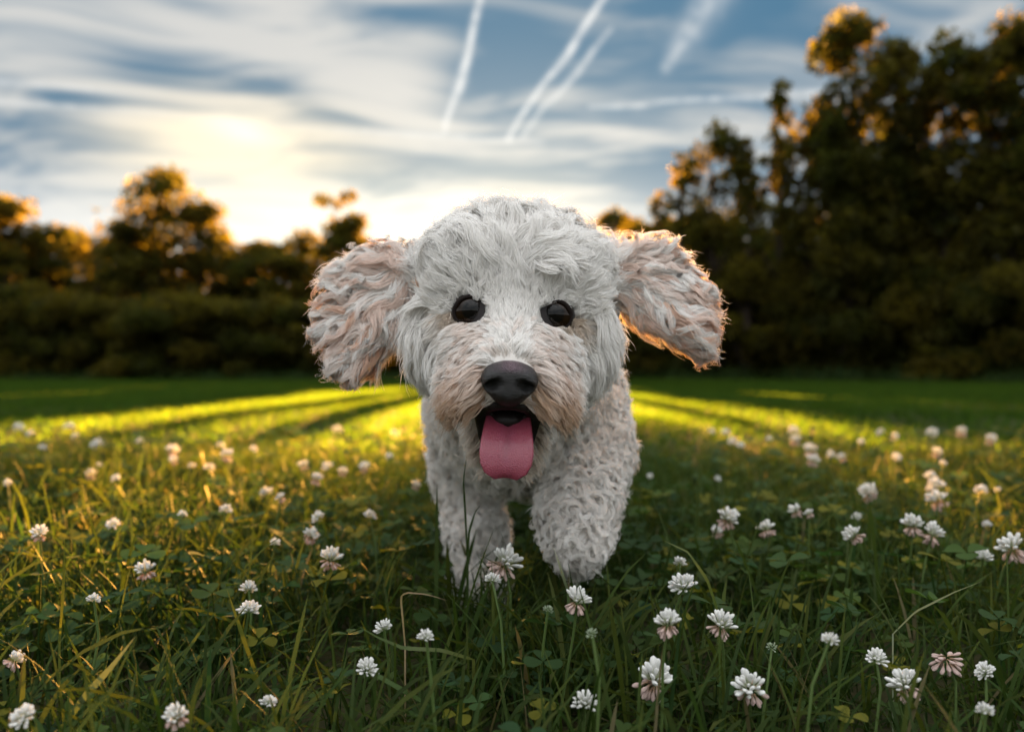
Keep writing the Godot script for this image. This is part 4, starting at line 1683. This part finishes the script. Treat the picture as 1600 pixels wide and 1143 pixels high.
		if near:
			for q in plan:
				var m := floret_old if q[1] else (floret_green if kind == "bud" else floret_white)
				var fl := piece("floret", m, petal, o)
				fl.transform = Transform3D(tilt, top) * q[0]
		else:
			var hb := MB.new()
			for q in plan:
				add_into(hb, floret_old if q[1] else (floret_green if kind == "bud" else floret_white), Transform3D(tilt, top) * q[0])
			piece("flower_head", hb.mesh(), petal, o)
		var label: String
		var group := ""
		if f.size() > 4:
			label = f[4]
		elif py < 760.0:
			label = {"fresh": "small soft-focus white clover flower at the lawn edge behind the dog", "half": "soft-focus clover flower with pinkish underside at the lawn edge", "bud": "green bud"}[kind]
			group = {"fresh": "white clover flowers along the lawn edge", "half": "pink-skirted clover flowers along the lawn edge", "bud": ""}[kind]
		elif py < 900.0:
			label = {"fresh": "white clover flower in the grass level with the dog's legs", "half": "clover flower with faded lower florets level with the dog's legs", "bud": "green bud"}[kind]
			group = {"fresh": "white clover flowers level with the dog", "half": "faded clover flowers level with the dog", "bud": ""}[kind]
		else:
			label = {"fresh": "fresh white clover flower low in the dark grass before the dog", "half": "clover flower with fading lower florets in the dark grass before the dog", "bud": "small closed clover bud below the dog's chest"}[kind]
			group = {"fresh": "fresh clover flowers before the dog", "half": "fading clover flowers before the dog", "bud": ""}[kind]
		tag(o, label, "flower", group)


# single grass blades that stand out, drawn along points of the picture at their own depth
func lone_blade(called: String, label: String, depth: float, pts: Array, width: float, col: Color, tip: Color, m: Material) -> void:
	var curve := Curve3D.new()
	for k in pts.size():
		var p := at_pixel(pts[k][0], pts[k][1], depth - 0.012 * k)
		var before := at_pixel(pts[maxi(k - 1, 0)][0], pts[maxi(k - 1, 0)][1], depth)
		var after := at_pixel(pts[mini(k + 1, pts.size() - 1)][0], pts[mini(k + 1, pts.size() - 1)][1], depth)
		var t: Vector3 = (after - before) / 5.0
		curve.add_point(p, -t, t)
	var first := curve.get_point_position(0)
	var root := Vector3(first.x, ground_y(first.x, first.z), first.z)
	var o := base(called, root)
	var b := MB.new()
	var p := PackedVector3Array()
	var w := PackedVector3Array()
	var nn := PackedVector3Array()
	p.append(root + Vector3(0, -0.004, 0) - root)
	var n := 14
	for k in n + 1:
		p.append(curve.sample_baked(curve.get_baked_length() * k / n) - root)
	for k in p.size():
		var t := float(k) / (p.size() - 1)
		var dir := (p[mini(k + 1, p.size() - 1)] - p[maxi(k - 1, 0)]).normalized()
		var side := dir.cross(Vector3(0.25, 0.3, 1.0)).normalized().rotated(dir, 0.5 * t)
		w.append(side * width * 0.5 * minf(1.0, 2.2 * (1.0 - t)) * (0.7 + 0.3 * t))
		nn.append(dir.cross(side).normalized())
	b.ribbon(p, w, nn, col, tip)
	piece("blade", b.mesh(), m, o)
	tag(o, label, "grass blade", "")


func make_lone_blades() -> void:
	var m := mat(Color.WHITE, 0.45, 0.5, true, lin(0.7, 0.7, 0.4))
	var g := Color(0.06, 0.11, 0.025)
	var y := Color(0.13, 0.15, 0.03)
	var straw := Color(0.42, 0.31, 0.20)
	lone_blade("dry_grass_stalk", "dry brown grass stalk bent over at a sharp elbow before the dog", 0.60, [[633, 1010], [630, 975], [626, 932], [634, 925], [668, 928], [700, 938]], 0.0016, straw, straw, m)
	lone_blade("grass_blade", "broad green grass blade slanting up to a pale tip above the leaves", 0.52, [[95, 1140], [130, 1090], [175, 1040], [213, 992]], 0.0046, g, Color(0.3, 0.34, 0.2), m)
	lone_blade("grass_blade", "upright yellow-green blade standing beside yellow clover leaves", 0.60, [[93, 1000], [97, 950], [100, 890], [101, 835]], 0.0022, y, y, m)
	lone_blade("grass_blade", "pale thin blade sweeping in a long arc over clover leaves", 0.60, [[1395, 990], [1430, 955], [1490, 925], [1538, 906]], 0.0018, Color(0.3, 0.34, 0.24), Color(0.4, 0.42, 0.3), m)
	lone_blade("grass_blade", "dark green blade rising against the dog's planted leg", 0.73, [[730, 862], [727, 800], [724, 750], [732, 690]], 0.0022, g * 0.7, g * 0.7, m)
	lone_blade("grass_blade", "short curved green blade against the dog's planted leg", 0.73, [[731, 862], [733, 830], [742, 800], [751, 788]], 0.0024, g * 0.8, g, m)
	lone_blade("grass_blade", "green blade with a pale cut tip below the dog's lifted paw", 0.66, [[888, 925], [880, 900], [872, 875], [864, 853]], 0.0030, g, Color(0.5, 0.5, 0.4), m)
	lone_blade("grass_blade", "long bright green blade arching beside the round white flower", 0.58, [[1125, 965], [1105, 905], [1075, 862], [1033, 842]], 0.0028, Color(0.09, 0.14, 0.03), y, m)
	lone_blade("grass_blade", "tall thin seed stalk standing over the flowers at the lawn edge", 1.35, [[1500, 790], [1480, 745], [1463, 715], [1447, 690]], 0.0018, g * 0.6, g * 0.6, m)
	lone_blade("grass_blade", "bright green blade lying low across the dark grass", 0.56, [[585, 1052], [625, 1075], [655, 1092], [690, 1112]], 0.0036, Color(0.08, 0.14, 0.03), g, m)
	lone_blade("grass_blade", "slender green blade curving under the small white flowers", 0.58, [[740, 1030], [690, 1015], [630, 1012], [590, 995], [555, 975]], 0.0030, y * 0.8, g, m)
	lone_blade("grass_blade", "leaning yellow-green blade crossing the twin white flowers", 0.60, [[404, 1062], [385, 1010], [368, 960], [354, 918]], 0.0032, y, y, m)


func _ready() -> void:
	var t0 := Time.get_ticks_msec()
	make_camera()
	make_sky()
	make_ground()
	make_trees()
	make_weeds()
	make_dog()
	make_clover_flowers()
	make_lone_blades()
	make_grass()
	make_clover_leaves()
